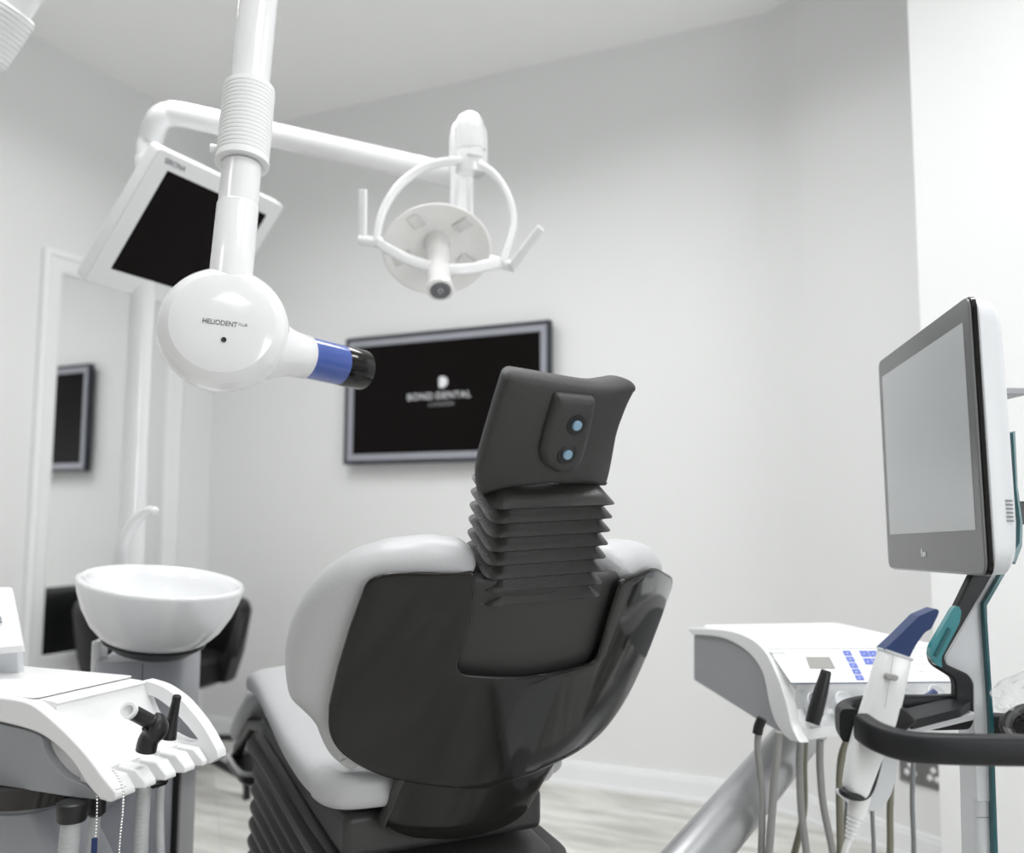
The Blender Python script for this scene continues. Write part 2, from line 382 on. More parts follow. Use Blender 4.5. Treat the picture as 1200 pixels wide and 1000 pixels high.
obj('foot', prism(rrect(ub+ZZ*.0+uy_*.02, ux_, uy_, hw+.03, .14, .03), ZZ*.03), 'dkgrey', un, .005)
bwl = P(190.5, 681, 1.72)        # centre of the rim
RB = .149
prof = [(.012, -.140), (.038, -.137), (.066, -.127), (.094, -.110), (.117, -.086), (.134, -.056), (.145, -.025), (RB, -.008), (RB+.001, -.003), (RB-.002, .002), (RB-.008, .003), (RB-.014, -.001), (RB-.022, -.02), (.118, -.055), (.088, -.085), (.05, -.105), (.02, -.114), (.001, -.115)]
bax = (ZZ-FH*.095+RH*.13).normalized()
bo = obj('rinse_bowl', lathe(prof, bwl, bax, 72), 'ceramic', un, sharp=80, label='white glazed round bowl')
obj('drain', lathe([(.001, 0), (.016, 0), (.018, -.003), (.016, -.006)], bwl-bax*.110, bax, 20), 'chrome', bo)
obj('overflow_hole', lathe([(.0035, 0), (.0035, .002), (.001, .0022)], P(155, 677, 1.85)+FH*-.002, DV(.2, .3, -1), 12), 'print_grey', bo)
obj('bowl_collar', lathe([(.01, -.146), (.040, -.143), (.068, -.133), (.092, -.117), (.093, -.114), (.088, -.113), (.06, -.128)], bwl, bax, 48), 'black', un, label='black collar under the bowl')
sp_ = [P(142, 690, 1.86), P(141, 663, 1.86), P(144, 640, 1.85), P(152, 620, 1.84), P(163, 606, 1.83), P(173, 599, 1.82), P(180, 598, 1.815)]
so = obj('bowl_spout', tube(cr(sp_, 8), lambda t: .0155-.0075*t, 20), 'enamel', un, label='curved white tapering water spout')
obj('nozzle', lathe([(.0085, 0), (.0088, .004), (.006, .008)], P(180, 598, 1.815), DV(.8, -.5, 0), 16), 'plastic', so)
# bowl arm towards the pole
pl0 = P(165, 385, 2.1); plb = V3((pl0.x, pl0.y, 0))
def at_h(z): return plb+ZZ*z
zt = P(181, 150, 2.1).z
pole_r = .0285
obj('pole', lathe([(pole_r, .02), (pole_r, .985), (pole_r, zt-.05)], plb, ZZ, 36), 'enamel', un, label='tall white round pole')
obj('pole_foot', lathe([(.07, 0), (.07, .012), (.04, .025), (.034, .04)], plb, ZZ, 36), 'plastic', un)
bx_ = (plb-ub); bx_.z = 0
obj('link_beam', box((plb+ub)/2+ZZ*.30+uy_*.03, bx_*.5, bx_.normalized().cross(ZZ)*.03, ZZ*.25), 'greypanel', un, .01)

# ================================================================== OPERATING LIGHT ON ITS ARM
lt = thing('operating_light', at_h(zt-.05), 'white operating light with round reflector and two paddle handles, hanging from the long white pipe', 'lamp')
ae = P(545, 209, 2.1)
arm = [at_h(zt-.052), at_h(zt-.03)]
ad = (P(400, 176, 2.1)-P(215, 135, 2.1)).normalized(); top = P(215, 135, 2.1)
arm += [at_h(zt-.005)+ad*.004, P(186, 140, 2.1), P(198, 134, 2.1), top, P(300, 154, 2.1), P(400, 176, 2.1), ae]
obj('arm', tube(cr(arm, 6), .0275, 28), 'enamel', lt, label='long white bent pipe')
gk = lathe([(.0288, 0), (.0295, .002), (.0295, .02), (.0288, .022)], at_h(zt-.075), ZZ, 32); obj('arm_collar', gk, 'plastic', lt)
dl = 1.98
hc = P(549, 160, 2.08)
obj('joint_rear', lathe([(.006, .052), (.022, .05), (.036, .04), (.042, .024), (.044, 0), (.044, -.06), (.036, -.075), (.02, -.08)][::-1], hc+ZZ*-.014, ZZ, 32), 'enamel', lt)
obj('lower_link', prism(rrect(P(541, 254, 2.03), DV(1, 0, 0), FH, .026, .012, .01), ZZ*.12), 'enamel', lt, .003)
obj('link_insert', box(P(542, 231, 2.012)-FH*.003, DV(1, 0, 0)*.010, FH*.004, ZZ*.045), 'rib', lt, .002, label='grey inset strip')
bt_ = P(551, 160, 1.97); bl_ = P(552, 204, 1.97); ax = (bt_-bl_)
obj('joint_front', lathe([(.004, ax.length+.0), (.018, ax.length-.004), (.026, ax.length-.012), (.0305, ax.length-.028), (.032, ax.length-.05), (.032, .030), (.0314, .029), (.0314, .028), (.0322, .027), (.0322, .004), (.030, 0), (.01, -.001)][::-1], bl_+ax.normalized()*0, (P(549, 134, 1.97)-bl_), 36), 'enamel', lt)
# stretch: cap up to y=134
obj('joint_cap', lathe([(.032, 0), (.032, .045), (.029, .062), (.021, .076), (.009, .083), (.001, .084)], P(551.5, 176, 1.97), (P(549, 134, 1.97)-bl_), 36), 'enamel', lt)
obj('label_print', text('SIRONA', P(556, 190, 1.97)-FH*.0335+RH*.002, DV(1, -.05, .15), ZZ, .009, .0004), 'print_grey', lt, flat=True)
LPt = P(441, 283, 1.93); RPt = P(588, 309, 1.93)
yk = [P(441, 283, 1.93), P(446, 256, 1.935), P(457, 232, 1.94), P(475, 211, 1.95), P(503, 194, 1.955), P(535, 189, 1.955), P(562, 194, 1.955), P(583, 209, 1.955), P(598, 236, 1.95), P(602, 262, 1.945), P(596, 288, 1.935), P(588, 309, 1.93)]
obj('yoke', tube(cr(yk, 8), 1, 20, sec=(.0130, .0075, .6), up=FH), 'enamel', lt, label='white curved yoke')
fa = [P(444, 284, 1.925), P(462, 296, 1.90), P(482, 306, 1.885), P(505, 313, 1.875), P(530, 316, 1.87), P(552, 315, 1.88), P(570, 311, 1.90), P(585, 308, 1.925)]
obj('front_bar', tube(cr(fa, 8), 1, 20, sec=(.0120, .0070, .6), up=ZZ), 'enamel', lt, label='white curved bar in front of the reflector')
for a, b, c, d in ((P(420, 281, 1.93), P(452, 286, 1.93), P(425, 283, 1.93), P(425, 222, 1.91)), (P(573, 305, 1.93), P(604, 313, 1.93), P(600, 312, 1.92), P(634, 267, 1.88))):
    gp = cyl(a, b, .0115, .0115, 24); obj('pivot', gp, 'plastic', lt)
    obj('paddle_handle', tube([c, c.lerp(d, .1), c.lerp(d, .5), c.lerp(d, .93), d], 1, 16, sec=(.0095, .0065, .7), up=RH), 'enamel', lt, .001, label='white paddle handle')
rc = P(512, 293, 1.945); la = DV(.10, -.76, -.60)
g = lathe([(.001, -.030), (.03, -.029), (.07, -.022), (.098, -.012), (.114, -.001), (.116, .003), (.114, .005), (.110, .003), (.094, -.006), (.068, -.015), (.03, -.022), (.001, -.0225)], rc, la, 64)
rf = obj('reflector', g, 'reflector', lt, sharp=80, label='round faceted reflector')
a_, u_, w_ = frame(la)
for k in (1, 4, 9, 12):
    t = 2*pi*k/14+.2; dd = u_*cos(t)+w_*sin(t); tt = w_*cos(t)-u_*sin(t); f0 = rc+dd*.078+la*-.0075
    obj('facet', box(f0, (dd+la*.26).normalized()*.021, tt*.012, (la-dd*.26).normalized()*.0016), 'shieldm', rf, .001)
obj('reflector_back', lathe([(.03, -.065), (.045, -.06), (.055, -.035), (.075, -.022), (.04, -.022)], rc, la, 40), 'plastic', lt)
shd = obj('bulb_shield', lathe([(.024, -.022), (.0265, -.02), (.0265, .0), (.0245, .004), (.0245, .135), (.0275, .150), (.0275, .158), (.0245, .162), (.021, .161)], rc+V3((0, 0, .012)), la, 36), 'shieldm', lt, label='translucent bulb shield tube')
ec = rc+V3((0, 0, .012))+la*.1595
obj('end_cap', lathe([(.021, 0), (.021, .0015), (.001, .0016)], ec, la, 32), 'dkgrey', shd, label='dark ringed end of the shield')
for q in (.018, .0135, .009, .0045): obj('ring_ridge', spin_torus(ec+la*.0018, la, q, .0011, 32, 8), 'ltgrey' if q < .006 else 'greyside', shd)

# ================================================================== HANGING MONITOR
sK = .40/.38
u = V3((0, 1, 0)); TL = P(188, 173, 1.8077*sK); q = (TL-CAM).dot(u)/ray(98, 330).dot(u); BL = CAM+ray(98, 330)*q
TR = TL+u*.40; vv = (TL-BL); Hm = vv.length; vv.normalize(); nn = u.cross(vv)    # nn points out of the screen
if nn.dot(CAM-TL) < 0: nn = -nn
mo = thing('unit_monitor', TL-u*-.2, 'white framed monitor with a dark screen tilted downwards behind the x-ray arm', 'monitor')
mc = TL+u*.2-vv*(Hm/2)
obj('monitor_housing', prism(rrect(mc-nn*.035, u, vv, .2, Hm/2, .012), nn*.035), 'plastic', mo, .004)
obj('rear_cover', prism(rrect(mc-nn*.06, u, vv, .15, Hm/2-.05, .03), nn*.03), 'plastic', mo, .012)
obj('screen', prism(rrect(mc+vv*.004-nn*.002+u*.002, u, vv, .158, Hm/2-.042, .002), nn*.0026), 'screen', mo, label='dark screen')
obj('badge', text('SIRONA', P(206, 193.5, 1.8077*sK).lerp(TL, 0)+nn*.0015, u, vv, .017, .0006, sx=.95), 'print_grey', mo, flat=True)
gb = G(); pm = mc-nn*.06; pq = at_h(pm.z+.02)
gb = cyl(pm+nn*.004, pq, .02, .02, 20); obj('bracket', gb, 'plastic', mo)
obj('clamp', lathe([(.033, -.03), (.036, -.027), (.036, .027), (.033, .03)], pq, ZZ, 32), 'plastic', mo)
# fit badge onto screen plane
bd = [c for c in mo.children if c.name.startswith('badge')][0]
bw_ = PP(206, 193.5, TL+nn*.0012, nn); bd.location = bw_-wl(mo)

# ================================================================== X-RAY HEAD AND ARM
xr = thing('xray_machine', P(263, 387, 1.30), 'white dental x-ray head with blue and black cone on a ribbed hanging arm', 'x-ray machine')
xa = P(270, 330, 1.31); xb = P(300, 30, 1.43); xd = (xb-xa).normalized()
def on_arm(y):    # point of the arm axis at picture row y
    t0, t1 = -1., 2.
    for _ in range(50):
        t = (t0+t1)/2
        if proj(xa+xd*t)[1] > y: t0 = t
        else: t1 = t
    return (t0+t1)/2
y_ = lambda y: on_arm(y)
rA, rB, rC = .0300, .0385, .0292
obj('upper_tube', lathe([(rC, y_(120)), (rC, y_(0)+.55)], xa, xd, 40), 'enamel', xr)
pr = []; t0, t1 = y_(193), y_(104); nrb = 17
pr.append((rC, t0)); pr.append((rB+.001, t0)); pr.append((rB+.001, t0+.004))
for k in range(nrb):
    ta = t0+.012+(t1-t0-.016)*k/nrb; tb = (t1-t0-.016)/nrb
    pr += [(rB-.0008, ta), (rB, ta+tb*.2), (rB, ta+tb*.75), (rB-.0008, ta+tb*.9)]
pr += [(rB-.001, t1), (rC, t1+.001)]
slv = obj('ribbed_sleeve', lathe(pr, xa, xd, 48), 'rib', xr, sharp=25, label='ribbed grey white sleeve')
pk = P(246, 174, 1.33); obj('sleeve_pin', cyl(P(246, 174, 1.355), P(262, 176, 1.36), .0065, .0065, 16), 'plastic', slv)
obj('lower_tube', lathe([(.0285, y_(300)), (.0285, y_(195))], xa, xd, 40), 'enamel', xr)
obj('swivel_tube', lathe([(.0305, y_(345)), (.0300, y_(243)), (.0292, y_(241.5)), (.028, y_(241))], xa, xd, 40), 'enamel', xr, sharp=50)
# elbow out of the frame, ribbed forearm coming down at the top left
eT = xa+xd*(y_(0)+.55)
obj('elbow', lathe([(.03, -.02), (.042, -.01), (.042, .05), (.03, .065)], eT, xd, 32), 'enamel', xr)
f0 = P(6, 30, 1.75); f1 = P(34, -12, 1.75); fd = (f1-f0).normalized()
obj('forearm', tube([f1, f1.lerp(eT, .3)+ZZ*.03, f1.lerp(eT, .65)+ZZ*.04, eT+ZZ*.03], .032, 28), 'enamel', xr)
pr = [(.036, -.075), (.040, -.07)]
for k in range(10):
    ta = -.066+.0095*k; pr += [(.0395, ta), (.0415, ta+.002), (.0415, ta+.0065), (.0395, ta+.008)]
pr += [(.041, .032), (.034, .036)]
obj('ribbed_sleeve', lathe(pr, f0, fd, 40), 'rib', xr, sharp=25, label='ribbed joint at the top left')
obj('forearm', tube([f0+fd*.03, f1], .030, 28), 'enamel', xr)
f2 = f0-fd*.07
wallpt = V3((XL+.02, f2.y+.10, f2.z-.15))
obj('wall_bracket_arm', tube([f2+fd*.01, f2-fd*.04, f2.lerp(wallpt, .4), wallpt], .028, 24), 'enamel', xr)
obj('wall_plate', box(V3((XL+.012, wallpt.y, wallpt.z)), V3((.0115, 0, 0)), V3((0, .09, 0)), V3((0, 0, .12))), 'plastic', xr, .006)
# head
hc = P(262.5, 387, 1.30); hn = DV(.24, .10, -.95)
Rh_ = .0905
prof = [(.001, -.070), (.03, -.068), (.058, -.058), (.076, -.040), (Rh_-.006, -.018), (Rh_-.001, -.006), (Rh_-.001, -.0042), (Rh_-.003, -.0036), (Rh_-.003, -.0024), (Rh_, -.0018), (Rh_, .004), (Rh_-.002, .014), (Rh_-.007, .024), (Rh_-.013, .031), (Rh_-.0185, .0355)]
prof += [(Rh_-.0195, .0362), (.060, .0395), (.04, .0418), (.02, .0430), (.001, .0432)]
hd = obj('head', lathe(prof, hc, hn, 96), 'enamel', xr, sharp=14, label='round glossy white head')
_, hu, hwv = frame(hn, ZZ); 
hr = hu.cross(hn)
if hr.dot(RH) < 0: hr = -hr
fc = hc+hn*.0434
obj('head_text', text('HELIODENT', fc-hu*.003-hr*.003, (hr-hu*.09).normalized(), (hu+hr*.09).normalized(), .0102, .0005, sx=.84), 'print_dk', hd, flat=True)
obj('head_text', text('PLUS', fc-hu*.0042+hr*.0275-hn*.0006, (hr-hu*.09).normalized(), (hu+hr*.09).normalized(), .0054, .0005), 'print_grey', hd, flat=True)
obj('release_dot', lathe([(.0037, -.001), (.0037, .0008), (.003, .001), (.002, .0004), (.0005, .0004)], fc-hu*.0268+hr*.003-hn*.0006, hn, 20), 'tvglass', hd, label='small dark round dot')
cd = DV(.90, -.20, .38)
def cpt(x, y, d): return P(x, y, d)
c0 = P(318, 402, 1.335); c1 = P(357, 418.5, 1.385)
cdx = (P(425, 434, 1.47)-c1).normalized()
L1 = (P(425, 434, 1.47)-c1).length
obj('cone_base', lathe([(.050, -.085), (.046, -.06), (.038, -.038), (.0345, -.022), (.0335, 0), (.032, .001)], c1, cdx, 48), 'enamel', xr, sharp=60, label='white flared cone socket')
pc = L1*.58
obj('cone_tube', lathe([(.0318, -.005), (.0318, pc)], c1, cdx, 48), 'blue', xr, label='clear blue cone tube')
obj('cone_tip', lathe([(.0318, pc), (.0320, pc+.0005), (.0320, L1-.003), (.0312, L1), (.028, L1), (.028, L1-.03)], c1, cdx, 48), 'blackgl', xr, label='black cone tip')

# ================================================================== DENTAL CHAIR
rho = rad(28); az = rad(27)
Xc = RH*cos(az)+FH*sin(az); Yc = RH*-sin(az)+FH*cos(az)
O = LV(-.048, 1.33, .53); S = Yc*-sin(rho)+ZZ*cos(rho); N = Yc*cos(rho)+ZZ*sin(rho)
KC = 1.2
def Bm(x, s, h=0):
    nrm = (Xc*(2*KC*x)-N).normalized(); return O+Xc*x+S*s+N*(KC*x*x)+nrm*h
def L(x, y, z): return RH*-.048+FH*1.33+Xc*x+Yc*y+ZZ*z
def T2(lst, h=0, fn=None):
    f = fn or (lambda a, b: Bm(a, b, h)); out = []; gs_ = (-.1, .2)
    for q in lst: gs_ = trace(q[0], q[1], f, gs_); out.append(V3(gs_).to_2d())
    return out
def v2(l): return [V3(p).to_2d() for p in l]
ch = thing('dental_chair', L(-.02, .3, 0), 'grey upholstered dental chair seen from behind, glossy black back shell and black headrest', 'dental chair')
sh = v2([(-.110, .079), (-.140, .083), (-.175, .095), (-.205, .115), (-.219, .140), (-.224, .18), (-.222, .24), (-.217, .30), (-.208, .372), (-.186, .386), (-.150, .395), (-.087, .405),
         (-.081, .330), (-.083, .256), (.02, .248), (.138, .245), (.137, .32), (.139, .375), (.16, .376), (.22, .375), (.312, .318), (.306, .26), (.290, .18), (.262, .122), (.215, .088), (.165, .079), (.113, .077), (.0, .063)])
rr = [0, .02, .03, .03, .03, 0, 0, 0, .025, .02, .02, .008, 0, .016, 0, .016, 0, .01, .01, .02, .03, .03, .03, .03, .03, .03, .01, 0]
obj('back_shell', pillow(fillet(sh, rr), Bm, .004, .004, .004, .010, 3), 'shell', ch, sharp=50, label='glossy black moulded back shell')
def Tm(x, s, h=0):   # lower tongue, slightly set in and rounded under
    c = max(0, .0-s); return Bm(x, s, h-.004)+N*(c*c*5)
tg = v2([(-.118, .090), (-.124, .03), (-.128, -.003), (-.09, -.022), (-.01, -.034), (.05, -.028), (.083, -.012), (.104, .04), (.118, .090)])
obj('shell_tongue', pillow(fillet(tg, .015), Tm, .003, .003, .003, .010, 3), 'shell', ch, sharp=50, label='glossy black lower piece of the shell')
obj('tongue_edge', tube([Bm(-.121, .084, -.005), Bm(-.126, .03, -.008), Bm(-.132, -.004, -.012), Bm(-.128, -.010, -.018)], 1, 12, sec=(.010, .004, .7), up=-N), 'dkgrey', ch)
obj('tongue_edge', tube([Bm(.118, .084, -.005), Bm(.104, .04, -.008), Bm(.088, -.004, -.012)], 1, 12, sec=(.004, .004, .7), up=-N), 'dkgrey', ch)
# cushion (thick, in front of the shell)
cu_px = [(412, 897), (386, 874), (378, 858), (370, 836), (341, 808), (337, 781), (337, 752), (345, 718), (358, 692), (380, 667), (410, 648), (450, 637), (500, 633), (545, 638), (560, 652)]
HB = -.045
cl_ = T2(cu_px, HB)
cu_ol = [p for p in cl_]
cu_ol += v2([(-.085, .36), (-.06, .20), (.15, .20), (.158, .34), (.152, .374), (.165, .392), (.215, .392), (.268, .374), (.305, .345), (.322, .30), (.315, .22), (.29, .15), (.25, .11), (.15, .10), (0, .09), (-.15, .095)])
obj('back_cushion', pillow(fillet(cu_ol, .012, 3), lambda x, y, h: Bm(x, y, h+HB), .036, .05, .032, .013, 7, bulge_b=.01), 'leather', ch, sharp=60, label='light grey padded backrest cushion')
# neck recess panel, bellows, headrest
obj('neck_panel', pillow(fillet(v2([(-.11, .215), (.175, .21), (.165, .375), (-.10, .39)]), .02), lambda x, y, h: Bm(x, y, h-.022), .010, .01, .012, .012, 4), 'dkrub', ch, label='matt black panel in the shell notch')
secs = []
NB = 8; sA, sB = .355, .512
for i in range(NB*2+1):
    t = i/(NB*2); s = sA+(sB-sA)*t; ridge = (i % 2 == 1)
    cx = .028-.025*t; wtop = .083+.001*t
    hw_, hd_ = (wtop+.003, .047) if ridge else (wtop-.011, .036)
    ctr = Bm(cx, s, -.052+.0*t)+N*0; tilt = S*(.02*0)
    sag = -.010
    ring = []
    for p in rrect(V3((0, 0, 0)), V3((1, 0, 0)), V3((0, 1, 0)), hw_, hd_, .020 if ridge else .014, 6):
        ring.append(ctr+Xc*p.x+N*p.y+S*(abs(p.x)/.09)**2*sag*(1 if p.y < 0 else .5)+S*(p.x*.05))
    secs.append(ring)
sec2 = []
for i in range(len(secs)-1):
    a, b = secs[i], secs[i+1]; sec2.append(a)
    m_ = [(p*.5+q*.5) for p, q in zip(a, b)]; c_ = sum(m_, V3((0, 0, 0)))/len(m_); sec2.append([c_+(p-c_)*.985 for p in m_])
sec2.append(secs[-1])
obj('neck_bellows', loft(sec2), 'bellow', ch, sharp=75, label='black pleated rubber neck')
KH = 2.0; hx = -.022
def Hm_(x, s, h=0):
    nrm = (Xc*(2*KH*(x-hx))-N).normalized(); sw = (s-.60)
    return Bm(hx, 0, -.020)+Xc*(x-hx)+S*s+N*(KH*(x-hx)**2+sw*sw*1.6)+nrm*h
hp = [(597, 432), (588, 437), (578, 468), (567, 505), (558, 537), (556, 556), (559, 580), (590, 569), (640, 564), (700, 566), (722, 570), (719, 548), (713, 522), (717, 500), (728, 470), (738, 451), (733, 446), (700, 449), (660, 443), (625, 436)]
hl = T2(hp[:9], 0, lambda a, b: Hm_(a, b, 0)); hl = v2([tuple(q) for q in hl]+[(.040, .514), (.092, .500), (.084, .530), (.074, .566), (.069, .593), (.075, .627), (.088, .650), (.074, .656), (.026, .652), (-.025, .656), (-.064, .658)])
ho = fillet(hl, .013, 5)
hdr = obj('headrest', pillow(ho, Hm_, .014, .03, .010, .008, 6), 'dkrub', ch, sharp=60, label='dark grey moulded headrest')
gp = T2([(652, 461), (700, 466), (699, 480), (683, 543), (672, 555), (655, 556), (637, 545), (633, 530), (640, 500)], 0, lambda a, b: Hm_(a, b, .022))
gpo = obj('grip_strip', pillow(fillet(gp, .006, 4), lambda x, y, h: Hm_(x, y, h+.014), .011, .004, .010, .006, 5), 'dkrub', hdr, sharp=60, label='raised strip with two buttons')
for q in ((676, 499), (665, 533)):
    a, b = T2([q], 0, lambda a, b: Hm_(a, b, .026))[0]; c = Hm_(a, b, .0245); nn_ = (Hm_(a, b, .03)-Hm_(a, b, .02)).normalized()
    obj('button_dimple', lathe([(.0135, -.001), (.0128, .0012), (.011, .0014), (.008, .0004), (.001, .0002)], c, nn_, 28), 'black', hdr)
    obj('button', lathe([(.0062, 0), (.0062, .003), (.005, .0042), (.001, .0046)], c, nn_, 20), 'ledblue', hdr, label='pale blue button')
# seat
cx0 = -.02
prof_s = [(.03, .60, .575, .15), (.045, .61, .56, .185), (.10, .615, .55, .19), (.20, .612, .545, .185), (.32, .617, .55, .178), (.46, .632, .57, .170), (.56, .652, .592, .168), (.64, .662, .60, .168), (.69, .652, .598, .166), (.715, .632, .60, .155), (.722, .615, .605, .14)]
secs = []
prev = [V3((y, zt_, 0)) for y, zt_, zb, w in prof_s]
A_ = cr([V3((y, zt_, 0)) for y, zt_, zb, w in prof_s], 4); B_ = cr([V3((zb, w, 0)) for y, zt_, zb, w in prof_s], 4)
for a, b in zip(A_, B_):
    y, zt_, zb, w = a.x, a.y, b.x, b.y; zc, hh = (zt_+zb)/2, (zt_-zb)/2; ring = []
    for k in range(36):
        t = 2*pi*k/36; c, s = cos(t), sin(t); c = math.copysign(abs(c)**.42, c); s = math.copysign(abs(s)**.75, s)
        edge = .012*(abs(c)**4) if s > 0 else 0
        ring.append(L(cx0+w*c, y, zc+hh*s+edge*.3))
    secs.append(ring)
obj('seat_cushion', loft(secs), 'leather', ch, sharp=70, label='light grey seat cushion')
rb = [L(cx0-.176, .085, .588), L(cx0-.168, .045, .588), L(cx0-.13, .028, .588), L(cx0, .03, .586), L(cx0+.12, .03, .586), L(cx0+.152, .05, .586), L(cx0+.160, .09, .586)]
obj('seat_bolster', tube(cr(rb, 8), 1, 20, sec=(.024, .020, .85), up=ZZ), 'leather', ch, sharp=70, label='light grey roll at the rear of the seat')
# frame, flange and pleated skirt
bp_ = [L(-.175, .02, .487), L(-.175, -.02, .545), L(-.175, .2, .54), L(-.175, .60, .575), L(-.175, .66, .585), L(-.175, .665, .56)]
gpf = loft([[L(cx0-.155, y, za), L(cx0-.155, y, zb_), L(cx0+.155, y, zb_), L(cx0+.155, y, za)] for y, za, zb_ in ((.05, .488, .55), (.10, .49, .548), (.2, .50, .538), (.45, .53, .555), (.62, .55, .575))])
obj('seat_frame', gpf, 'dkgrey', ch, .016, 4, label='dark grey seat frame')
fl = [rrect(L(cx0, .32, .495)-ZZ*.006, (Yc*1+ZZ*.10).normalized(), Xc, .335, .178, .05), rrect(L(cx0, .32, .495)+ZZ*.004, (Yc*1+ZZ*.10).normalized(), Xc, .335, .178, .05)]
obj('frame_flange', loft(fl), 'dkgrey', ch, .004)
secs = []
NP = 15
for i in range(NP*6+1):
    t = i/(NP*6); ph = (i % 6)/6; bul = .011*sin(pi*ph)**.6
    yf = .625+.055*t**.7; yr = .0+.03*t; zf = .553-.49*t; zr = .468-.41*t
    c = L(cx0, (yf+yr)/2, (zf+zr)/2); uu = (Yc*(yf-yr)+ZZ*(zf-zr)); hl = uu.length/2; uu.normalize()
    secs.append(rrect(c, uu, Xc, hl+bul, .150+bul+.01*t, .035, 5))
obj('pleated_skirt', loft(secs), 'bellow', ch, sharp=60, label='black pleated skirt around the lift')
obj('base_plate', prism(rrect(L(cx0, .42, 0), Yc, Xc, .5, .2, .08), ZZ*.045), 'dkgrey', ch, .01)
# leg section beyond the knee
lg = lambda x, y, z: L(cx0+x, y, z)
secs = []
for y, z, th, w in ((.72, .600, .03, .14), (.76, .588, .05, .15), (.86, .535, .045, .15), (.96, .475, .045, .145), (1.00, .45, .03, .13)):
    ring = []
    for k in range(28):
        t = 2*pi*k/28; c = math.copysign(abs(cos(t))**.45, cos(t)); s = math.copysign(abs(sin(t))**.6, sin(t)); ring.append(lg(w*c, y+s*th*.25, z+s*th*.45))
    secs.append(ring)
obj('leg_cushion', loft(secs), 'leather', ch, sharp=70, label='light grey leg rest cushion')
obj('leg_support', box(lg(-.08, 1.00, .485), Xc*.022, (Yc*1-ZZ*.55).normalized()*.19, ZZ*.012), 'silver', ch, .005, label='silver strut under the leg rest')
obj('leg_support', tube([lg(-.12, .70, .535), lg(-.12, .84, .515), lg(-.11, 1.02, .43), lg(-.10, 1.10, .385)], .013, 14), 'dkgrey', ch, label='dark strut under the leg rest')
obj('leg_support', tube([lg(.10, .70, .535), lg(.10, .84, .515), lg(.10, 1.02, .43), lg(.09, 1.10, .385)], .013, 14), 'dkgrey', ch, label='dark strut under the leg rest')
fp = loft([rrect(lg(.02, .98, .372), Yc, Xc, .11, .15, .05), rrect(lg(.02, .98, .392), Yc, Xc, .115, .155, .05)])
obj('foot_plate', fp, 'black', ch, .008, label='black plate under the leg rest')
obj('foot_plate_edge', tube(cr([p+ZZ*0 for p in rrect(lg(.02, .98, .398), Yc, Xc, .11, .15, .05, 3)], 2, True), .006, 10), 'silver', ch)

# ================================================================== ASSISTANT TRAY (left foreground)
aza = rad(-5.3); A = V3((sin(aza), cos(aza), 0)); Oo = V3((cos(aza), -sin(aza), 0))
T1 = P(138, 925, 1.15); WT = .1966
def TT(o, w, z): return T1-Oo*o+A*w+ZZ*z       # o inwards from the tip, w across, z up
ta = thing('assistant_tray', V3((TT(.3, .1, 0).x, TT(.3, .1, 0).y, 0)), 'white curved assistant tray with grey side holding suction pieces, left foreground', 'instrument tray')
def band(ol, w0, th, name, lab=None, bev=.004):
    return obj(name, prism([TT(o, w0, z) for o, z in ol], A*th), 'plastic_matt', ta, bev, 3, label=lab)
def poly(outer, inner): return outer+inner[::-1]
def sm(pts, n=5): return [(p.x, p.y) for p in cr([V3((a, b, 0)) for a, b in pts], n)]
fo = sm([(.46, .104), (.34, .1025), (.204, .1005), (.150, .097), (.116, .083), (.075, .059), (.043, .036), (.018, .014), (-.003, -.002)])
fi = sm([(.46, .082), (.34, .078), (.20, .068), (.135, .060), (.100, .047), (.070, .028), (.045, .003), (.022, -.014)])
band([*fo, (-.004, -.010), (.006, -.016)]+fi[::-1], -.006, .022, 'handle_loop', 'white curved front handle')
bo_ = sm([(.125, .097), (.100, .093), (.081, .087), (.055, .074), (.038, .061), (.018, .043), (.003, .026), (-.012, .006)])
bi_ = sm([(.125, .080), (.112, .076), (.095, .071), (.070, .058), (.045, .040), (.022, .020)])
lo_ = sm([(.022, .018), (.04, .014), (.062, .018), (.09, .030), (.110, .052), (.122, .072)])
band([*bo_, (-.014, -.004), (.0, -.013), (.030, -.012), (.055, -.006), (.09, .000), (.135, .02)]+[(.135, .072)]+lo_[::-1]+bi_[::-1], WT-.018, .020, 'handle_loop', 'white looped rear handle', .003)
top = sm([(.46, .103), (.34, .101), (.22, .100), (.128, .096), (.122, .090), (.118, .080), (.108, .060), (.092, .040), (.076, .026), (.06, .016), (.048, .010)])
bot = [(.048, -.008), (.075, -.012), (.10, 0.0), (.125, .03), (.16, .06), (.46, .085)]
obj('tray_body', prism([TT(o, .014, z) for o, z in top+bot], A*(WT-.029)), 'plastic_matt', ta, .003, 2, sharp=40, label='white tray body')
obj('top_plate', prism(fillet([TT(.46, .012, .1015), TT(.150, .006, .0992), TT(.150, WT-.008, .0992), TT(.46, WT-.008, .1015)], [.0, .012, .012, 0], 4), ZZ*.0014), 'plastic_matt', ta, .0015)
for k, w in enumerate((.022, .060, .099, .138, .170)):
    hwk = .0155 if k < 4 else .010
    g = loft([[TT(o, w-q, za), TT(o, w-q*.82, zb), TT(o, w+q*.82, zb), TT(o, w+q, za)] for o, za, zb, q in ((.070, -.010, .016, hwk), (.045, -.012, .0125, hwk), (.017, -.014, .0105, hwk-.001), (.0, -.013, -.006, hwk-.004))])
    obj('holder_finger', g, 'plastic_matt', ta, .003, 3)
for w in (.041, .0795, .1185, .155):
    obj('holder_socket', lathe([(.0185, -.016), (.0185, -.004), (.0165, -.003), (.0135, -.006), (.013, -.016)], TT(.062, w, .016), DV(-.15, 1, 0), 28), 'plastic_matt', ta)
side = sm([(.46, .080), (.30, .075), (.20, .064), (.135, .056), (.125, .038), (.108, .020), (.085, .006), (.06, .000), (.030, -.008)])
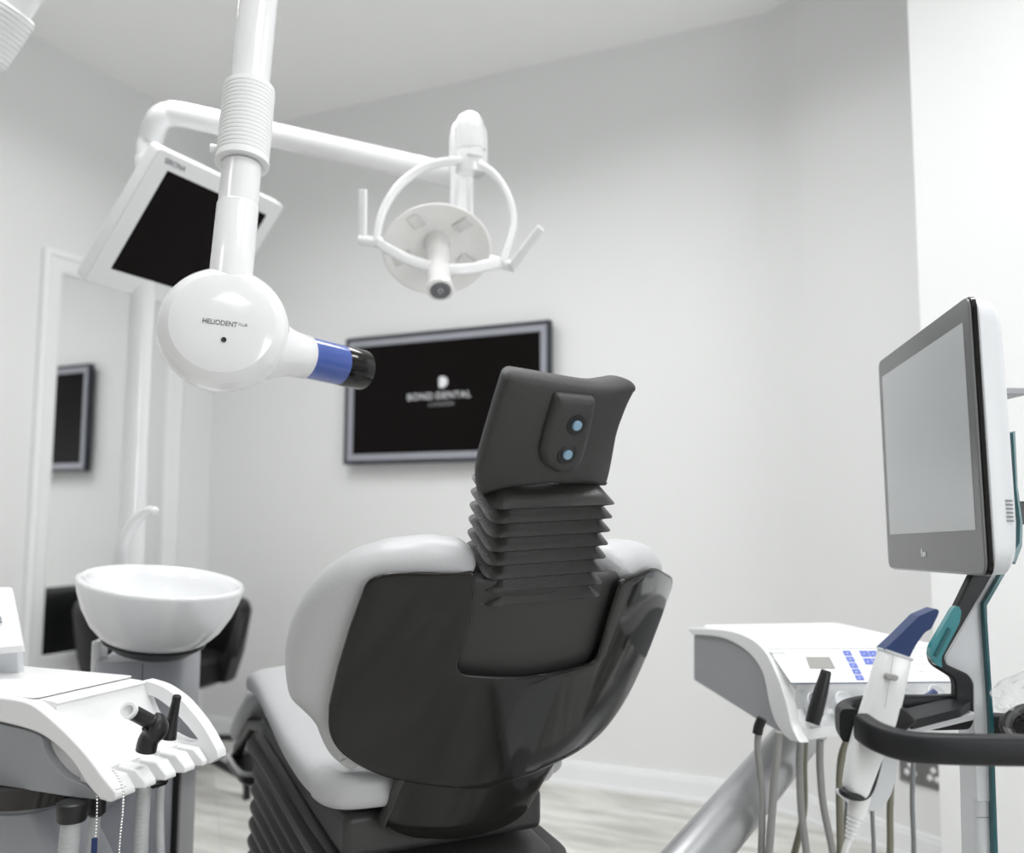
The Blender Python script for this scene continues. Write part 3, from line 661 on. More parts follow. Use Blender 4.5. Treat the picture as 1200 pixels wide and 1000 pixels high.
sp2 = [(.022, -.016), (.06, -.018), (.20, -.016), (.46, -.008)]
obj('side_panel', prism([TT(o, .0, z) for o, z in side+sp2], A*.03), 'greyside', ta, .002, label='mid grey side panel')
obj('underside', prism([TT(o, .03, z) for o, z in [(.46, .0), (.46, .08), (.16, .055), (.12, .01), (.08, -.012), (.06, -.018), (.2, -.016)]], A*(WT-.06)), 'greyside', ta, .002)
obj('dark_dome', lathe([(.001, -.052), (.05, -.047), (.085, -.03), (.10, 0)], TT(.235, .07, -.016), ZZ, 40, sx=1.2), 'darkglass', ta, label='smoky dark dome under the tray')
obj('tray_arm', tube(cr([TT(.30, .10, -.02), TT(.32, .12, -.09), TT(.36, .25, -.13), TT(.45, .5, -.14)], 6), .05, 24), 'greypanel', ta, label='grey support arm')
obj('arm_cover', prism([TT(.12, .08, -.20), TT(.22, .08, -.065), TT(.50, .08, -.05), TT(.60, .08, -.62), TT(.10, .08, -.62)], A*.1), 'greypanel', ta, .02, 4)
obj('pedestal', prism(rrect(V3((TT(.42, .13, 0).x, TT(.42, .13, 0).y, 0)), Oo, A, .22, .09, .03), ZZ*.06), 'greypanel', ta, .01)
obj('holder_lip', tube([TT(.01, .075, -.017), TT(.012, .10, -.019), TT(.02, .112, -.017)], .004, 10), 'black', ta)
def ribhose(p, r, name, par, m='suction', rib_step=.0055, lab=None):
    path = cr(p, 10); Lt = sum((path[i+1]-path[i]).length for i in range(len(path)-1)); n = int(Lt/rib_step)*3
    # resample evenly
    acc = [0]
    for i in range(len(path)-1): acc.append(acc[-1]+(path[i+1]-path[i]).length)
    pts = []; j = 0
    for k in range(n+1):
        d = Lt*k/n
        while j < len(acc)-2 and acc[j+1] < d: j += 1
        f_ = (d-acc[j])/max(1e-9, acc[j+1]-acc[j]); pts.append(path[j].lerp(path[j+1], f_))
    it = iter(range(10**6))
    return obj(name, tube(pts, lambda t: r*(1 if (int(round(t*n)) % 3) else .93), 18), m, par, sharp=60, label=lab)
# suction pieces held in the tray
s1 = thing('suction_handpiece', TT(.068, .082, .012), 'angled black suction handpiece with a white tip in the left tray', 'suction tool')
q0 = TT(.052, .084, -.004); q1 = P(176, 862, 1.20); q2 = P(186, 846, 1.20)
d0 = 1.215
obj('body', tube(cr([P(171, 880, d0), P(174, 868, d0), P(181, 857, d0), P(181, 849, d0), P(174, 845, d0-.004), P(163, 839, d0-.012), P(155, 835, d0-.02)], 6), lambda t: .0135 if t < .25 else (.0135+.0035*sin((t-.25)/.35*pi) if t < .6 else .0100), 24), 'black', s1, label='black angled body')
obj('knuckle', sphere(P(183, 849, d0), .0125, 12), 'black', s1)
td = (P(147, 831, d0-.045)-P(157, 836, d0-.012)).normalized()
obj('tip', lathe([(.0090, -.010), (.0108, -.008), (.0104, .003), (.0098, .005), (.0066, .005), (.0060, -.001), (.001, -.003)], P(151.5, 833, d0-.026), td, 28), 'plastic', s1, label='white ring tip')
h1 = [TT(.028, .079, -.012), TT(.030, .08, -.06), TT(.036, .082, -.16), TT(.075, .085, -.30), TT(.10, .10, -.46), TT(.17, .12, -.50), TT(.26, .13, -.44)]
ribhose(h1, .0098, 'hose', s1, lab='thick ribbed grey hose')
s2 = thing('saliva_ejector', TT(.045, .155, .012), 'small tapered black suction tip standing in the left tray', 'suction tool')
obj('body', lathe([(.011, 0), (.0105, .006), (.0075, .03), (.0058, .052), (.0062, .054), (.0062, .058), (.0045, .060), (.0035, .058)], P(197, 866, 1.27), P(205.5, 826, 1.275)-P(197, 866, 1.27), 24), 'black', s2)
h2 = [TT(.032, .118, -.012), TT(.034, .118, -.06), TT(.028, .12, -.16), TT(.044, .146, -.30), TT(.10, .15, -.46), TT(.2, .15, -.48), TT(.28, .15, -.42)]
ribhose(h2, .0062, 'hose', s2, rib_step=.005, lab='thin ribbed grey hose')
# two capped hoses plugged in below the tray
for (px, py, r, lb) in ((84, 932, .0128, 'thick ribbed grey suction hose with black cap, hanging under the grey side panel'), (112, 934, .0075, 'thinner ribbed grey hose with black cap beside the bead chain')):
    dd_ = 1.16 if r > .01 else 1.21
    t = thing('suction_hose', P(px, 925, dd_), lb, 'hose', 'capped suction hoses under the assistant tray')
    a = P(px+2, 922, dd_); a.z = T1.z-.018
    obj('cap', lathe([(r*1.3, -.024), (r*1.4, -.022), (r*1.45, -.013), (r*1.5, -.012), (r*1.5, -.002), (r*1.3, 0)] if r > .01 else [(r*1.1, -.034), (r*1.6, -.030), (r*1.6, -.002), (r*1.3, 0)], a, ZZ, 28), 'black', t)
    e0 = a-ZZ*.018; ribhose([e0, e0-ZZ*.06-Oo*.004, e0-ZZ*.16-Oo*.010, e0-ZZ*.32-Oo*.02, e0-ZZ*.46-Oo*.05, e0-ZZ*.50-Oo*.14, e0-ZZ*.44-Oo*.22], r, 'ribbed_tube', t, rib_step=.0062 if r > .01 else .005)
# bead chains
def chain(pts, m, t, lab):
    path = cr(pts, 12); acc = 0; step = .0042; g = G(); k = 0
    for i in range(len(path)-1):
        seg = (path[i+1]-path[i]).length
        while acc <= seg:
            p = path[i].lerp(path[i+1], acc/seg); lathe([(.0003, -.0016), (.0012, -.0011), (.0016, 0), (.0012, .0011), (.0003, .0016)], p, ZZ, 6, g); acc += step
        acc -= seg
    o = obj('ball_chain', g, 'chrome', t); tag(o, lab, 'chain', 'bead chains on the assistant tray'); return o
chain([P(133, 903, 1.125), P(139, 912, 1.12), P(144, 926, 1.12), P(144, 950, 1.125), P(141, 980, 1.13), P(139, 1010, 1.135)], 'chrome', None, 'beaded metal chain draped over the white tray finger')
cdp = (PP(113.5, 924, TT(0, -.003, 0), A)-CAM).dot(CF)
chain([P(113.5, 922, cdp), P(113.5, 945, cdp), P(113, 965, cdp), P(112, 981, cdp)], 'chrome', None, 'beaded metal chain hanging with a blue tag')
tg_ = obj('blue_tag', box(P(110.5, 993, cdp), DV(1, 0, 0)*.0035, DV(0, 0, 1)*.002, ZZ*.011), 'bluetip', None, .001); tag(tg_, 'small blue tag at the end of the bead chain', 'tag')

# white console at the left edge
cs = thing('white_console', P(0, 787, 1.35), 'white slanted console cover on a light grey stem at the left edge', 'console')
cn = (P(14, 688, 1.50)-P(28, 757, 1.36)).normalized(); ce = P(-90, 766, 1.36)-P(28, 757, 1.36); cdn = cn.cross(ce).normalized()
if cdn.dot(CAM-P(14, 688, 1.5)) > 0: cdn = -cdn
obj('cover', prism(fillet([P(14, 688, 1.50), P(27.5, 757, 1.36), P(-90, 768, 1.36), P(-90, 686, 1.50)], .005), cdn*.012), 'plastic_matt', cs, .003, 3, label='white slanted cover')
obj('latch_mark', box(P(-1, 727, 1.41)-cdn*.001, RH*.004, cn*.008, cdn*.001), 'print_grey', cs)
obj('stem', prism([P(22, 762, 1.40), P(24, 800, 1.40), P(-80, 812, 1.40), P(-80, 766, 1.40)], FH*.015), 'ltgrey', cs, .004)

# ================================================================== DENTIST TRAY (right)
azd = rad(-10); W = RH*cos(azd)*1+FH*sin(-azd)*1; W = (RH*cos(rad(10))+FH*sin(rad(10))).normalized(); Dd = (FH*cos(rad(10))-RH*sin(rad(10))).normalized()
D0 = P(900, 760, 1.6)
def DT(w, y, z): return D0+W*w+Dd*y+ZZ*z
dt = thing('instrument_tray', V3((DT(.17, .15, 0).x, DT(.17, .15, 0).y, 0)), 'white dentist tray with control panel and blue keys, grey side, on a metal arm', 'instrument tray')
for n_, q in (('A', (807, 736)), ('B', (812, 797)), ('C', (918, 860)), ('T', (938, 872)), ('M', (916, 802))): pass
def onside(x, y): 
    p = PP(x, y, D0, W); v = p-D0; return (v.dot(Dd), v.z)
rim_o = [onside(*q) for q in ((807, 736), (850, 738), (880, 747), (898, 762), (908, 780), (917, 802), (924, 825), (930, 850), (940, 871))]
rim_i = [onside(*q) for q in ((812, 744), (845, 747), (868, 757), (884, 770), (895, 787), (900, 805), (903, 822), (910, 845), (921, 862))]
so_ = sm(rim_o, 4); si_ = sm(rim_i, 4)
WD = .352
g = G(); pts = [DT(-.004, y, z) for y, z in so_+[onside(928, 868)]+si_[::-1]]
obj('side_rim', prism(pts, W*.018), 'plastic', dt, .003, label='white curved rim')
gs_ = [DT(.002, y, z) for y, z in si_+[onside(890, 846), onside(812, 797)]]
obj('side_panel', prism(gs_, W*.02), 'greyside', dt, .002, label='grey side panel')
pts = [DT(.014, y, z) for y, z in so_[:-1]]
zb_ = onside(940, 871)
yb, zbk = onside(812, 797); ya, za = onside(807, 736)
PF0 = (so_[14][0], so_[14][1])
# front control panel: slanted face from top edge to the ledge below
pT = (.002, -.004); pB = onside(925, 801)
bodyp = [(ya, za), (ya*.5, za+.0005), pT, pB, (pB[0]+.002, pB[1]-.012), (pB[0]+.03, pB[1]-.045), (pB[0]+.02, pB[1]-.075), (zb_[0]+.02, zb_[1]+.004), (.09, zb_[1]+.03), (yb, zbk+.004)]
obj('tray_body', prism([DT(.014, y, z) for y, z in bodyp], W*(WD-.014)), 'plastic', dt, .004, 3, label='white tray body')
obj('top_mat', prism(rrect(DT(WD/2+.005, ya*.53, za+.003), W, Dd, WD/2-.02, ya*.44, .02), ZZ*.004), 'plastic_matt', dt, .002)
pu = W; pv = (DT(0, *pT)-DT(0, *pB)).normalized(); pn = pu.cross(pv)
if pn.dot(CAM-D0) < 0: pn = -pn
def onpanel(x, y, lift=0): return PP(x, y, DT(0, *pT)+pn*lift, pn)
pan = [onpanel(901, 762), onpanel(1117, 760.5), onpanel(1137, 799), onpanel(927, 801)]
cp_ = obj('control_panel', prism(fillet(pan, .004), pn*.0012), 'plastic', dt, .0004, label='white membrane control panel')
obj('panel_line', tube([onpanel(927, 801.5, .001), onpanel(1137, 799.5, .001)], .0008, 8), 'bluetip', dt); obj('panel_line', tube([onpanel(900, 761, .001), onpanel(1117, 759.5, .001)], .0006, 8), 'print_grey', dt)
obj('lcd', prism([onpanel(944, 770.5, .0013), onpanel(972, 770.5, .0013), onpanel(979, 784, .0013), onpanel(949, 784, .0013)], pn*.001), 'lcd', cp_, label='grey display')
def key(x0, x1, y0, y1, m, sk=.5):
    s0 = (y0-762)*sk; s1 = (y1-762)*sk
    return prism([onpanel(x0+s0, y0, .0014), onpanel(x1+s0, y0, .0014), onpanel(x1+s1, y1, .0014), onpanel(x0+s1, y1, .0014)], pn*.0008), m
for i in range(5):
    yk_ = 763+i*7.2; gk, mk = key(986.5, 995.5, yk_, yk_+5.6, 'bluekey'); ko = obj('key', gk, mk, cp_, label='blue key')
    c = onpanel(991+(yk_+2.8-762)*.5, yk_+2.8, .0026); obj('key_mark', box(c, pu*.0014, pv*.0008, pn*.0002), 'ledw', ko)
for r_ in range(4):
    for c_ in range(2):
        yk_ = 763+r_*9; gk, mk = key(1006+c_*10.5, 1015.5+c_*10.5, yk_, yk_+7, 'bluekey' if r_ < 2 else 'greykey'); ko = obj('key', gk, mk, cp_, label='blue key' if r_ < 2 else 'pale grey key')
        if r_ < 2: c = onpanel(1010.5+c_*10.5+(yk_+3.5-762)*.5, yk_+3.5, .0026); obj('key_mark', box(c, (pu+pv*.6).normalized()*.0018, (pv-pu*.6).normalized()*.0006, pn*.0002), 'ledw', ko)
    for c_ in range(2):
        yk_ = 763+r_*9; gk, mk = key(1027+c_*5, 1031+c_*5, yk_, yk_+7, 'bluekey' if r_ < 1 else 'greykey') if c_ == 0 else key(1062+0, 1070, yk_, yk_+7, 'greykey'); obj('key', gk, mk, cp_)
    yk_ = 763+r_*9; gk, mk = key(1071.5, 1080, yk_, yk_+7, 'greykey'); obj('key', gk, mk, cp_, label='pale grey key')
obj('panel_print', text('SIRONA', onpanel(911, 766, .0014), pu, pv, .0085, .0003), 'print_grey', cp_, flat=True)
obj('panel_print', text('C2', onpanel(932, 766.5, .0014), pu, pv, .008, .0003), 'greykey', cp_, flat=True)
# instrument ledge with scalloped holders
lz = zb_[1]
secs = []
def edge_w(w): return -.012*(1-abs(((w/.088) % 1)*2-1)**2.2)
n_w = 64; front = []
for i in range(n_w+1):
    w = .012+(WD-.012)*i/n_w
    fr = zb_[0]+.004-edge_w(w-.02)*1.0
    secs.append([DT(w, pB[0]+.02, pB[1]-.004), DT(w, pB[0]+.004, pB[1]-.012), DT(w, pB[0]+.008, pB[1]-.045), DT(w, fr+.012, lz+.022), DT(w, fr+.001, lz+.020), DT(w, fr, lz+.014), DT(w, fr+.002, lz+.003), DT(w, fr+.02, lz), DT(w, pB[0]+.06, lz+.01)])
obj('holder_ledge', loft(secs), 'plastic', dt, sharp=50, label='white scalloped instrument ledge')
holes = [(963, 838), (996, 838), (1030, 836), (1068, 832), (1105, 830)]
def hole(x, y): return P(x, y, 1.50)
for x, y in holes:
    c = hole(x-4, y-14); obj('holder_socket', lathe([(.019, -.02), (.021, .0), (.0195, .001), (.0165, -.003), (.010, -.008), (.001, -.009)], c+Dd*.002, (Dd*-.75+ZZ*.65).normalized(), 28, sy_=.8), 'ltgrey', dt)
# handpieces
hp1 = thing('black_handpiece', P(952, 845, 1.55), 'slim black handpiece leaning in the left holder of the dentist tray', 'handpiece')
a = P(952, 848, 1.485); b = P(968.5, 786, 1.50); obj('body', lathe([(.0115, 0), (.0125, .02), (.0115, (b-a).length*.6), (.009, (b-a).length*.93), (.0088, (b-a).length*.97), (.0075, (b-a).length), (.004, (b-a).length), (.004, (b-a).length-.008)], a, b-a, 28), 'black', hp1)
hp2 = thing('blue_handpiece', P(1080, 830, 1.58), 'small dark blue handpiece behind the black cart handle', 'handpiece')
a = P(1066, 843, 1.49); b = P(1096, 810, 1.50); obj('body', lathe([(.012, 0), (.011, (b-a).length*.5), (.0065, (b-a).length*.9), (.0055, (b-a).length), (.003, (b-a).length)], a, b-a, 24), 'bluetip', hp2)
# hoses hanging from the ledge
hoses = [
    ('hosegrey', .0058, [(889, 858), (888, 880), (893, 930), (892, 1000)], 1.53),
    ('hosegrey', .0066, [(913, 858), (910, 890), (907, 920), (901, 1000)], 1.52),
    ('hoseolive', .0062, [(943, 870), (942, 900), (942, 950), (931, 1000)], 1.68),
    ('hosegrey', .0064, [(938, 870), (937, 900), (939, 950), (945, 1000)], 1.58),
    ('hosegrey', .0062, [(961, 868), (961, 900), (965, 945), (976, 1000)], 1.57),
    ('hoseolive', .0066, [(993, 868), (986, 890), (984, 930), (985, 1000)], 1.57),
    ('hosethin', .0052, [(996, 868), (994, 900), (993, 950), (990, 1000)], 1.60),
    ('hosethin', .0036, [(1021, 868), (1021, 900), (1022, 950), (1024, 1000)], 1.60),
    ('hoseolive', .0058, [(1046, 868), (1045, 900), (1043, 950), (1043, 1000)], 1.60),
    ('hosethin', .0042, [(1070, 866), (1070, 900), (1069, 940), (1071, 1000)], 1.62)]
for i, (m, r, pp, d) in enumerate(hoses):
    pts = [P(x, y, d) for x, y in pp]; dn = (pts[-1]-pts[-2]).normalized(); pts.append(pts[-1]+dn*.10+Dd*.01); pts.append(pts[-1]+Dd*.05-ZZ*.07); pts.append(pts[-1]+Dd*.09-ZZ*.02-W*.03)
    ho_ = obj('hose', tube(cr(pts, 8), r, 12), m, dt, label='olive grey hose' if m == 'hoseolive' else 'grey hose')
    if i == 0: obj('hose_plug', tube([P(893, 842, d), P(889, 852, d), P(887.5, 860, d)], .0085, 16), 'black', ho_, label='black hose plug')
# support arm
a0_, a1_ = P(931, 868, 1.80), P(816, 1004, 1.46); ad_ = (a1_-a0_).normalized()
arm_o = obj('support_arm', lathe([(.040, -.16), (.043, -.15), (.043, (a1_-a0_).length+.20), (.04, (a1_-a0_).length+.21)], a0_, ad_, 48), 'alu', dt, label='thick brushed metal arm')
obj('arm_head', lathe([(.05, 0), (.055, .01), (.055, .07), (.05, .08)], DT(.12, .13, -.105), ZZ, 32), 'greyside', dt)
ab = a1_+ad_*.22; abf = V3((ab.x, ab.y, 0))
obj('arm_post', lathe([(.09, 0), (.09, .02), (.055, .03), (.05, ab.z+.03), (.04, ab.z+.045)], abf, ZZ, 40), 'greyside', dt)

# ================================================================== WALL SOCKETS
wn = (V3((-.385, 3.107, 0))-V3((-.01, 2.863, 0))); wt = -wn.normalized(); wnr = V3((wt.y, -wt.x, 0))
if wnr.y > 0: wnr = -wnr
s_o = PP(1082, 903, V3((-.01, 2.863, 0)), wnr)
so = thing('wall_socket', s_o, 'dark metal double wall socket with round white pin holes behind the hoses', 'socket')
obj('plate', box(s_o+wnr*.0035, wt*.073, wnr*.0032, ZZ*.043), 'socketp', so, .002)
for sx_ in (-.036, .036):
    for dx, dz in ((0, .008), (-.011, -.014), (.011, -.014)):
        obj('pin_hole', lathe([(.0085, 0), (.0085, .0015), (.006, .0024), (.001, .0026)], s_o+wt*(sx_+dx)+wnr*.0066+ZZ*dz, wnr, 16), 'plastic', so)

# ================================================================== SCANNER CART
ct = thing('scanner_cart', LV(.60, 1.2, 0), 'white scanner cart with black handle ring, teal edging and white column at the right', 'scanner cart')
n0 = CAM+FH*1.13
def CPt(x, y, d=1.13): return PP(x, y, CAM+FH*d, FH)
TH = .042
def cpoly(px, d, th, name, m, par=ct, bev=.003, fil=0, lab=None, seg=3):
    pts = [CPt(x, y, d) for x, y in px]
    if fil: pts = fillet(pts, fil)
    return obj(name, prism(pts, FH*th), m, par, bev, seg, label=lab)
colp = [(1158, 672), (1163, 673), (1108, 770), (1108, 779), (1135, 792), (1141, 801), (1141, 852), (1142, 858), (1143, 900), (1145, 940), (1163, 940), (1165, 1000), (1161, 850), (1154, 730), (1153, 709), (1184, 655), (1178, 650)]
cpoly([q for q in colp if q != (1165, 1000)], 1.15, TH, 'column', 'ltgrey', bev=.008, fil=[0, 0, .008, .006, .01, .01, .0, .0, 0, 0, 0, 0, .01, .01, 0, 0], lab='pale grey white column')
spn = [(1139, 674), (1121, 711), (1090, 765), (1093, 780), (1117, 795), (1120, 802), (1120, 838), (1066, 839), (1062, 856), (1100, 857), (1137, 856), (1142, 846), (1141, 801), (1136, 791), (1109, 779), (1107, 770), (1163, 674)]
cpoly(spn, 1.135, .014, 'column_spine', 'handle', bev=.003, fil=[0, 0, .008, .008, .01, .004, .01, 0, 0, 0, .012, .01, .012, .01, .006, .008, 0], lab='soft black spine down the front of the column')
low = cpoly([(1143, 868), (1148, 1075), (1170, 1075), (1164, 868)], 1.151, .05, 'column_lower', 'ltgrey', bev=.014, seg=5)
obj('column_seam', box(CPt(1155, 958.5, 1.1505), RH*.011, FH*.0006, ZZ*.0004), 'print_grey', ct)
tl = [(1183, 655), (1152.5, 708), (1153.5, 730), (1160.5, 838), (1162.5, 900), (1165, 1000), (1167, 1075), (1172, 1075), (1170, 1000), (1166.5, 900), (1164.5, 838), (1157.5, 728), (1157, 710), (1188, 656)]
cpoly(tl, 1.142, TH+.012, 'teal_edge', 'teal', bev=.001, lab='dark teal edge strip')
tu = [(1186.5, 507), (1190, 505), (1193, 570), (1199, 612), (1198, 640), (1190, 662), (1183, 656), (1194, 636), (1195, 612), (1190, 572)]
cpoly(tu, 1.142, TH, 'teal_edge', 'teal', bev=.001, lab='teal edge behind the monitor')
cpoly([(1178, 600), (1190, 598), (1195, 612), (1194, 636), (1184, 655), (1160, 672), (1156, 660)], 1.15, TH, 'monitor_mount', 'ltgrey', bev=.006, fil=.006)
th = [(1118, 712), (1123, 710), (1127, 716), (1125, 730), (1103, 772), (1105, 784), (1096, 779), (1089, 769), (1091, 758)]
to = cpoly(th, 1.124, .010, 'teal_grip', 'tealgl', bev=.003, fil=.004, lab='translucent teal grip')
obj('grip_slot', tube([CPt(1113, 737, 1.123), CPt(1096, 769, 1.123)], .0022, 10), 'tealdk', to)
# foot of the cart
ft = LV(.60, 1.2, 0)
obj('cart_foot', loft([rrect(ft+ZZ*.05, RH, FH, .24, .24, .1), rrect(ft+ZZ*.085, RH, FH, .235, .235, .1), rrect(ft+ZZ*.11, RH, FH, .08, .08, .03)]), 'ltgrey', ct)
obj('cart_post', prism(rrect(LV(.592, 1.195, .10), RH, FH, .021, .033, .012), ZZ*(CPt(1140, 1070, 1.16).z-.10)), 'ltgrey', ct)
for a in (45, 135, 225, 315):
    c = ft+RH*(.2*cos(rad(a)))+FH*(.2*sin(rad(a)))+ZZ*.028; obj('caster', lathe([(.02, -.012), (.027, -.009), (.027, .009), (.02, .012)], c, RH, 24), 'black', ct)
# ring handle
zr_ = .727
nb = [LV(.380, 1.015, zr_+.006), LV(.384, .985, zr_+.003), LV(.402, .960, zr_), LV(.435, .948, zr_), LV(.52, .943, zr_), LV(.62, .948, zr_), LV(.69, .965, zr_), LV(.74, 1.0, zr_), LV(.75, 1.06, zr_-.008), LV(.72, 1.11, zr_-.02), LV(.66, 1.15, zr_-.025), LV(.58, 1.175, zr_-.025)]
obj('ring_handle', tube(cr(nb, 8), 1, 24, sec=(.0150, .010, .55), up=ZZ), 'handle', ct, sharp=60, label='thick soft black ring handle')
rb_ = [LV(.378, 1.045, .728), LV(.382, 1.075, .730), LV(.40, 1.10, .733), LV(.44, 1.115, .735), LV(.50, 1.135, .731), LV(.56, 1.165, .727)]
obj('rear_handle_bar', tube(cr(rb_, 8), lambda t: 1-.25*min(1, t*3), 24, sec=(.0185, .012, .5), up=ZZ), 'handle', ct, sharp=60, label='black bar curving behind the scanner wand')
obj('basket_floor', prism(rrect(LV(.66, 1.04, .695), RH, FH, .065, .075, .03), ZZ*.006), 'black', ct, .002)
obj('bracket_cover', prism([LV(.405, 1.02, .716), LV(.56, 1.13, .716), LV(.56, 1.17, .716), LV(.42, 1.08, .716)], ZZ*.010), 'ltgrey', ct, .003)
obj('bracket_top', prism(fillet([LV(.435, 1.02, .729), LV(.52, 1.085, .729), LV(.555, 1.13, .729), LV(.55, 1.16, .729), LV(.44, 1.07, .729)], .006), ZZ*.010), 'handle', ct, .003)
cpoly([(1031, 838), (1034, 828), (1044, 827), (1062, 830), (1076, 846), (1062, 858), (1040, 861)], 1.015, .04, 'wand_clip', 'black', bev=.004, fil=.004, lab='black faceted wand clip')
# scanner monitor
sm_ = thing('scanner_monitor', LV(.55, 1.25, .9), 'large white touchscreen monitor with grey glass seen edge-on at the right', 'monitor')
c_tr, c_br, c_bl, c_tl = P(1141, 341, 1.07), P(1147, 673, 1.07), P(1036, 663, 1.46), P(1034, 424, 1.46)
mu = ((c_tl-c_tr)+(c_bl-c_br)).normalized(); mv = ((c_tr-c_br)+(c_tl-c_bl)); mv = (mv-mu*mv.dot(mu)).normalized(); mn = mu.cross(mv)
if mn.dot(-RH) < 0: mn = -mn
cc = (c_tr+c_br+c_bl+c_tl)/4; hw_m = ((c_tl-c_tr).length+(c_bl-c_br).length)/4; hh_m = ((c_tr-c_br).length+(c_tl-c_bl).length)/4
hh_m = (c_tr-c_br).length/2*.995
def MF(a, b, c=0): return cc+mu*a+mv*b+mn*c
obj('glass', prism(rrect(MF(0, 0, -.004), mu, mv, hw_m, hh_m, .016, 6), mn*.004), 'bezel', sm_, .0015, 2, label='grey glass bezel')
obj('screen', prism(rrect(MF(0, .012, 0), mu, mv, hw_m-.020, hh_m-.040, .001), mn*.0005), 'scrgrey', sm_, label='unlit light grey screen')
obj('glass_rim', prism(rrect(MF(0, 0, -.010), mu, mv, hw_m+.0015, hh_m+.0015, .017, 6), mn*.006), 'blackgl', sm_, .001, label='black rim around the glass')
secs = []
for dz, ins, r in ((-.010, .0005, .016), (-.012, -.001, .018), (-.030, .0, .022), (-.038, .006, .03), (-.044, .018, .04), (-.048, .04, .05)):
    secs.append(rrect(MF(0, 0, dz), mu, mv, hw_m-ins, hh_m-ins, r+.012, 8))
obj('monitor_housing', loft(secs), 'ltgrey', sm_, sharp=40, label='pale grey white housing')
for i in range(6):
    c = MF(-hw_m-.0006, -hh_m+.062+i*.0046, -.031); obj('vent_slot', box(c, mu*.0006, mv*.0012, mn*.0035), 'print_grey', sm_)
lg_ = PP(1080, 648, MF(0, 0, .0006), mn)
wd = -mu
g = box(lg_+wd*.000, wd*.0014, mv*.0052, mn*.0002); box(lg_+wd*.006-mv*.002, wd*.0014, mv*.0034, mn*.0002, g); box(lg_+wd*.013-mv*.001, wd*.0045, mv*.0012, mn*.0002, g); box(lg_+wd*.010-mv*.002, wd*.0012, mv*.0034, mn*.0002, g); box(lg_+wd*.016-mv*.002, wd*.0012, mv*.0034, mn*.0002, g)
obj('front_logo', g, 'ledw', sm_, flat=True)
obj('rear_handle', prism(rrect(CPt(1192, 458.5, 1.14), RH, ZZ, .016, .0045, .004), FH*.06), 'greyside', sm_, .002, label='grey handle behind the monitor')
obj('hinge', prism(rrect(CPt(1203, 601, 1.15), RH, ZZ, .011, .0145, .004), FH*.05), 'black', sm_, .003, label='black hinge behind the monitor')
# wand with its holder and cable
wa = thing('scanner_wand', P(1015, 900, 1.0), 'white handheld scanner wand with blue tip standing in the cart holder', 'scanner')
def sect(cx, cy, w, d, dep=.032, e=.6):
    c = P(cx, cy, d); ax_ = (P(1048.5, 768, 1.01)-P(1002, 930, .99)).normalized(); sx_ = FH.cross(ax_).normalized(); sx_ = sx_ if sx_.dot(RH) > 0 else -sx_
    hw__ = w/2/F*d; fy = ax_.cross(sx_).normalized(); return [c+sx_*(hw__*math.copysign(abs(cos(2*pi*k/28))**e, cos(2*pi*k/28)))+fy*(dep/2*math.copysign(abs(sin(2*pi*k/28))**e, sin(2*pi*k/28))) for k in range(28)]
wsec = [(1001.5, 935, 14, .985, .018), (1001.5, 932, 22, .986, .026), (1003, 922, 28, .988, .03), (1012, 888, 35, .995, .033), (1021, 862, 39, 1.0, .034), (1029, 840, 40.5, 1.003, .034), (1038, 808, 38, 1.006, .034), (1048, 769, 35, 1.01, .033), (1048.6, 767, 33.5, 1.01, .031)]
wb_ = obj('wand_body', loft([sect(a, b, c, d, e) for a, b, c, d, e in wsec]), 'plastic', wa, sharp=50, label='white wand body')
obj('wand_collar', loft([sect(1048.4, 768, 36.5, 1.01, .035), sect(1049.2, 765.3, 36.5, 1.01, .035)]), 'ltgrey', wa)
tp = [(1035.5, 762, 0), (1042, 756, 0), (1054, 745, 0), (1077, 722, 0), (1097, 713.5, 0), (1101, 716, 0), (1099, 722, 0), (1091, 738, 0), (1086, 740, 0), (1082, 744, 0), (1073, 757, 0), (1066, 771, 0)]
pts = [P(x, y, 1.0) for x, y, _ in tp]
obj('wand_tip', prism(fillet(pts, .002, 3), FH*.022), 'bluetip', wa, .0035, 3, label='dark blue angled sleeve')
bc_ = P(1046, 794, .985); ax_ = (P(1048.5, 768, 1.01)-P(1002, 930, .99)).normalized()
obj('wand_button', prism(rrect(bc_, DV(1, -.22, 0), ax_, .0065, .0032, .003), FH*.008), 'hosegrey', wb_, .001, label='grey oval button')
obj('wand_seam', tube([P(1047, 768, .9925), P(1037, 830, .984)], .00025, 6), 'hosegrey', wb_)
cr_ = thing('wand_holder', P(1030, 940, 1.0), 'pale holder with black rim cradling the scanner wand below the ring', 'holder')
hpx = [(1018, 865), (1056, 868), (1053, 896), (1050, 915), (1044, 933), (1036, 946), (1028, 951), (1018, 951), (1000, 946), (989, 938), (990, 933), (1010, 934), (1020, 925)]
obj('holder_body', prism(fillet([P(x, y, 1.012) for x, y in hpx], .003), FH*.03), 'ltgrey', cr_, .004, 3)
obj('holder_rim', tube(cr([P(1032, 880, .992), P(1027, 902, .988), P(1020, 925, .984), P(1012, 934, .978), P(1000, 934, .972), P(990, 930, .974), P(987, 927, .985), P(989, 926, 1.0)], 6), .0040, 14), 'handle', cr_, label='black rim')
g = []; 
sr0 = P(1006, 944, .99); sr1 = P(995, 984, .985); sdir = sr1-sr0; Ls = sdir.length
prf = [(.0102, -.012), (.0100, .006)]
for k in range(6):
    t = .010+k*.0045; r = .0088-.0007*k; prf += [(r, t), (r, t+.0028), (r-.0022, t+.0030), (r-.0022, t+.0043)]
prf += [(.0042, Ls)]
srl = obj('strain_relief', lathe(prf, sr0, sdir, 20), 'plastic', wa, sharp=30)
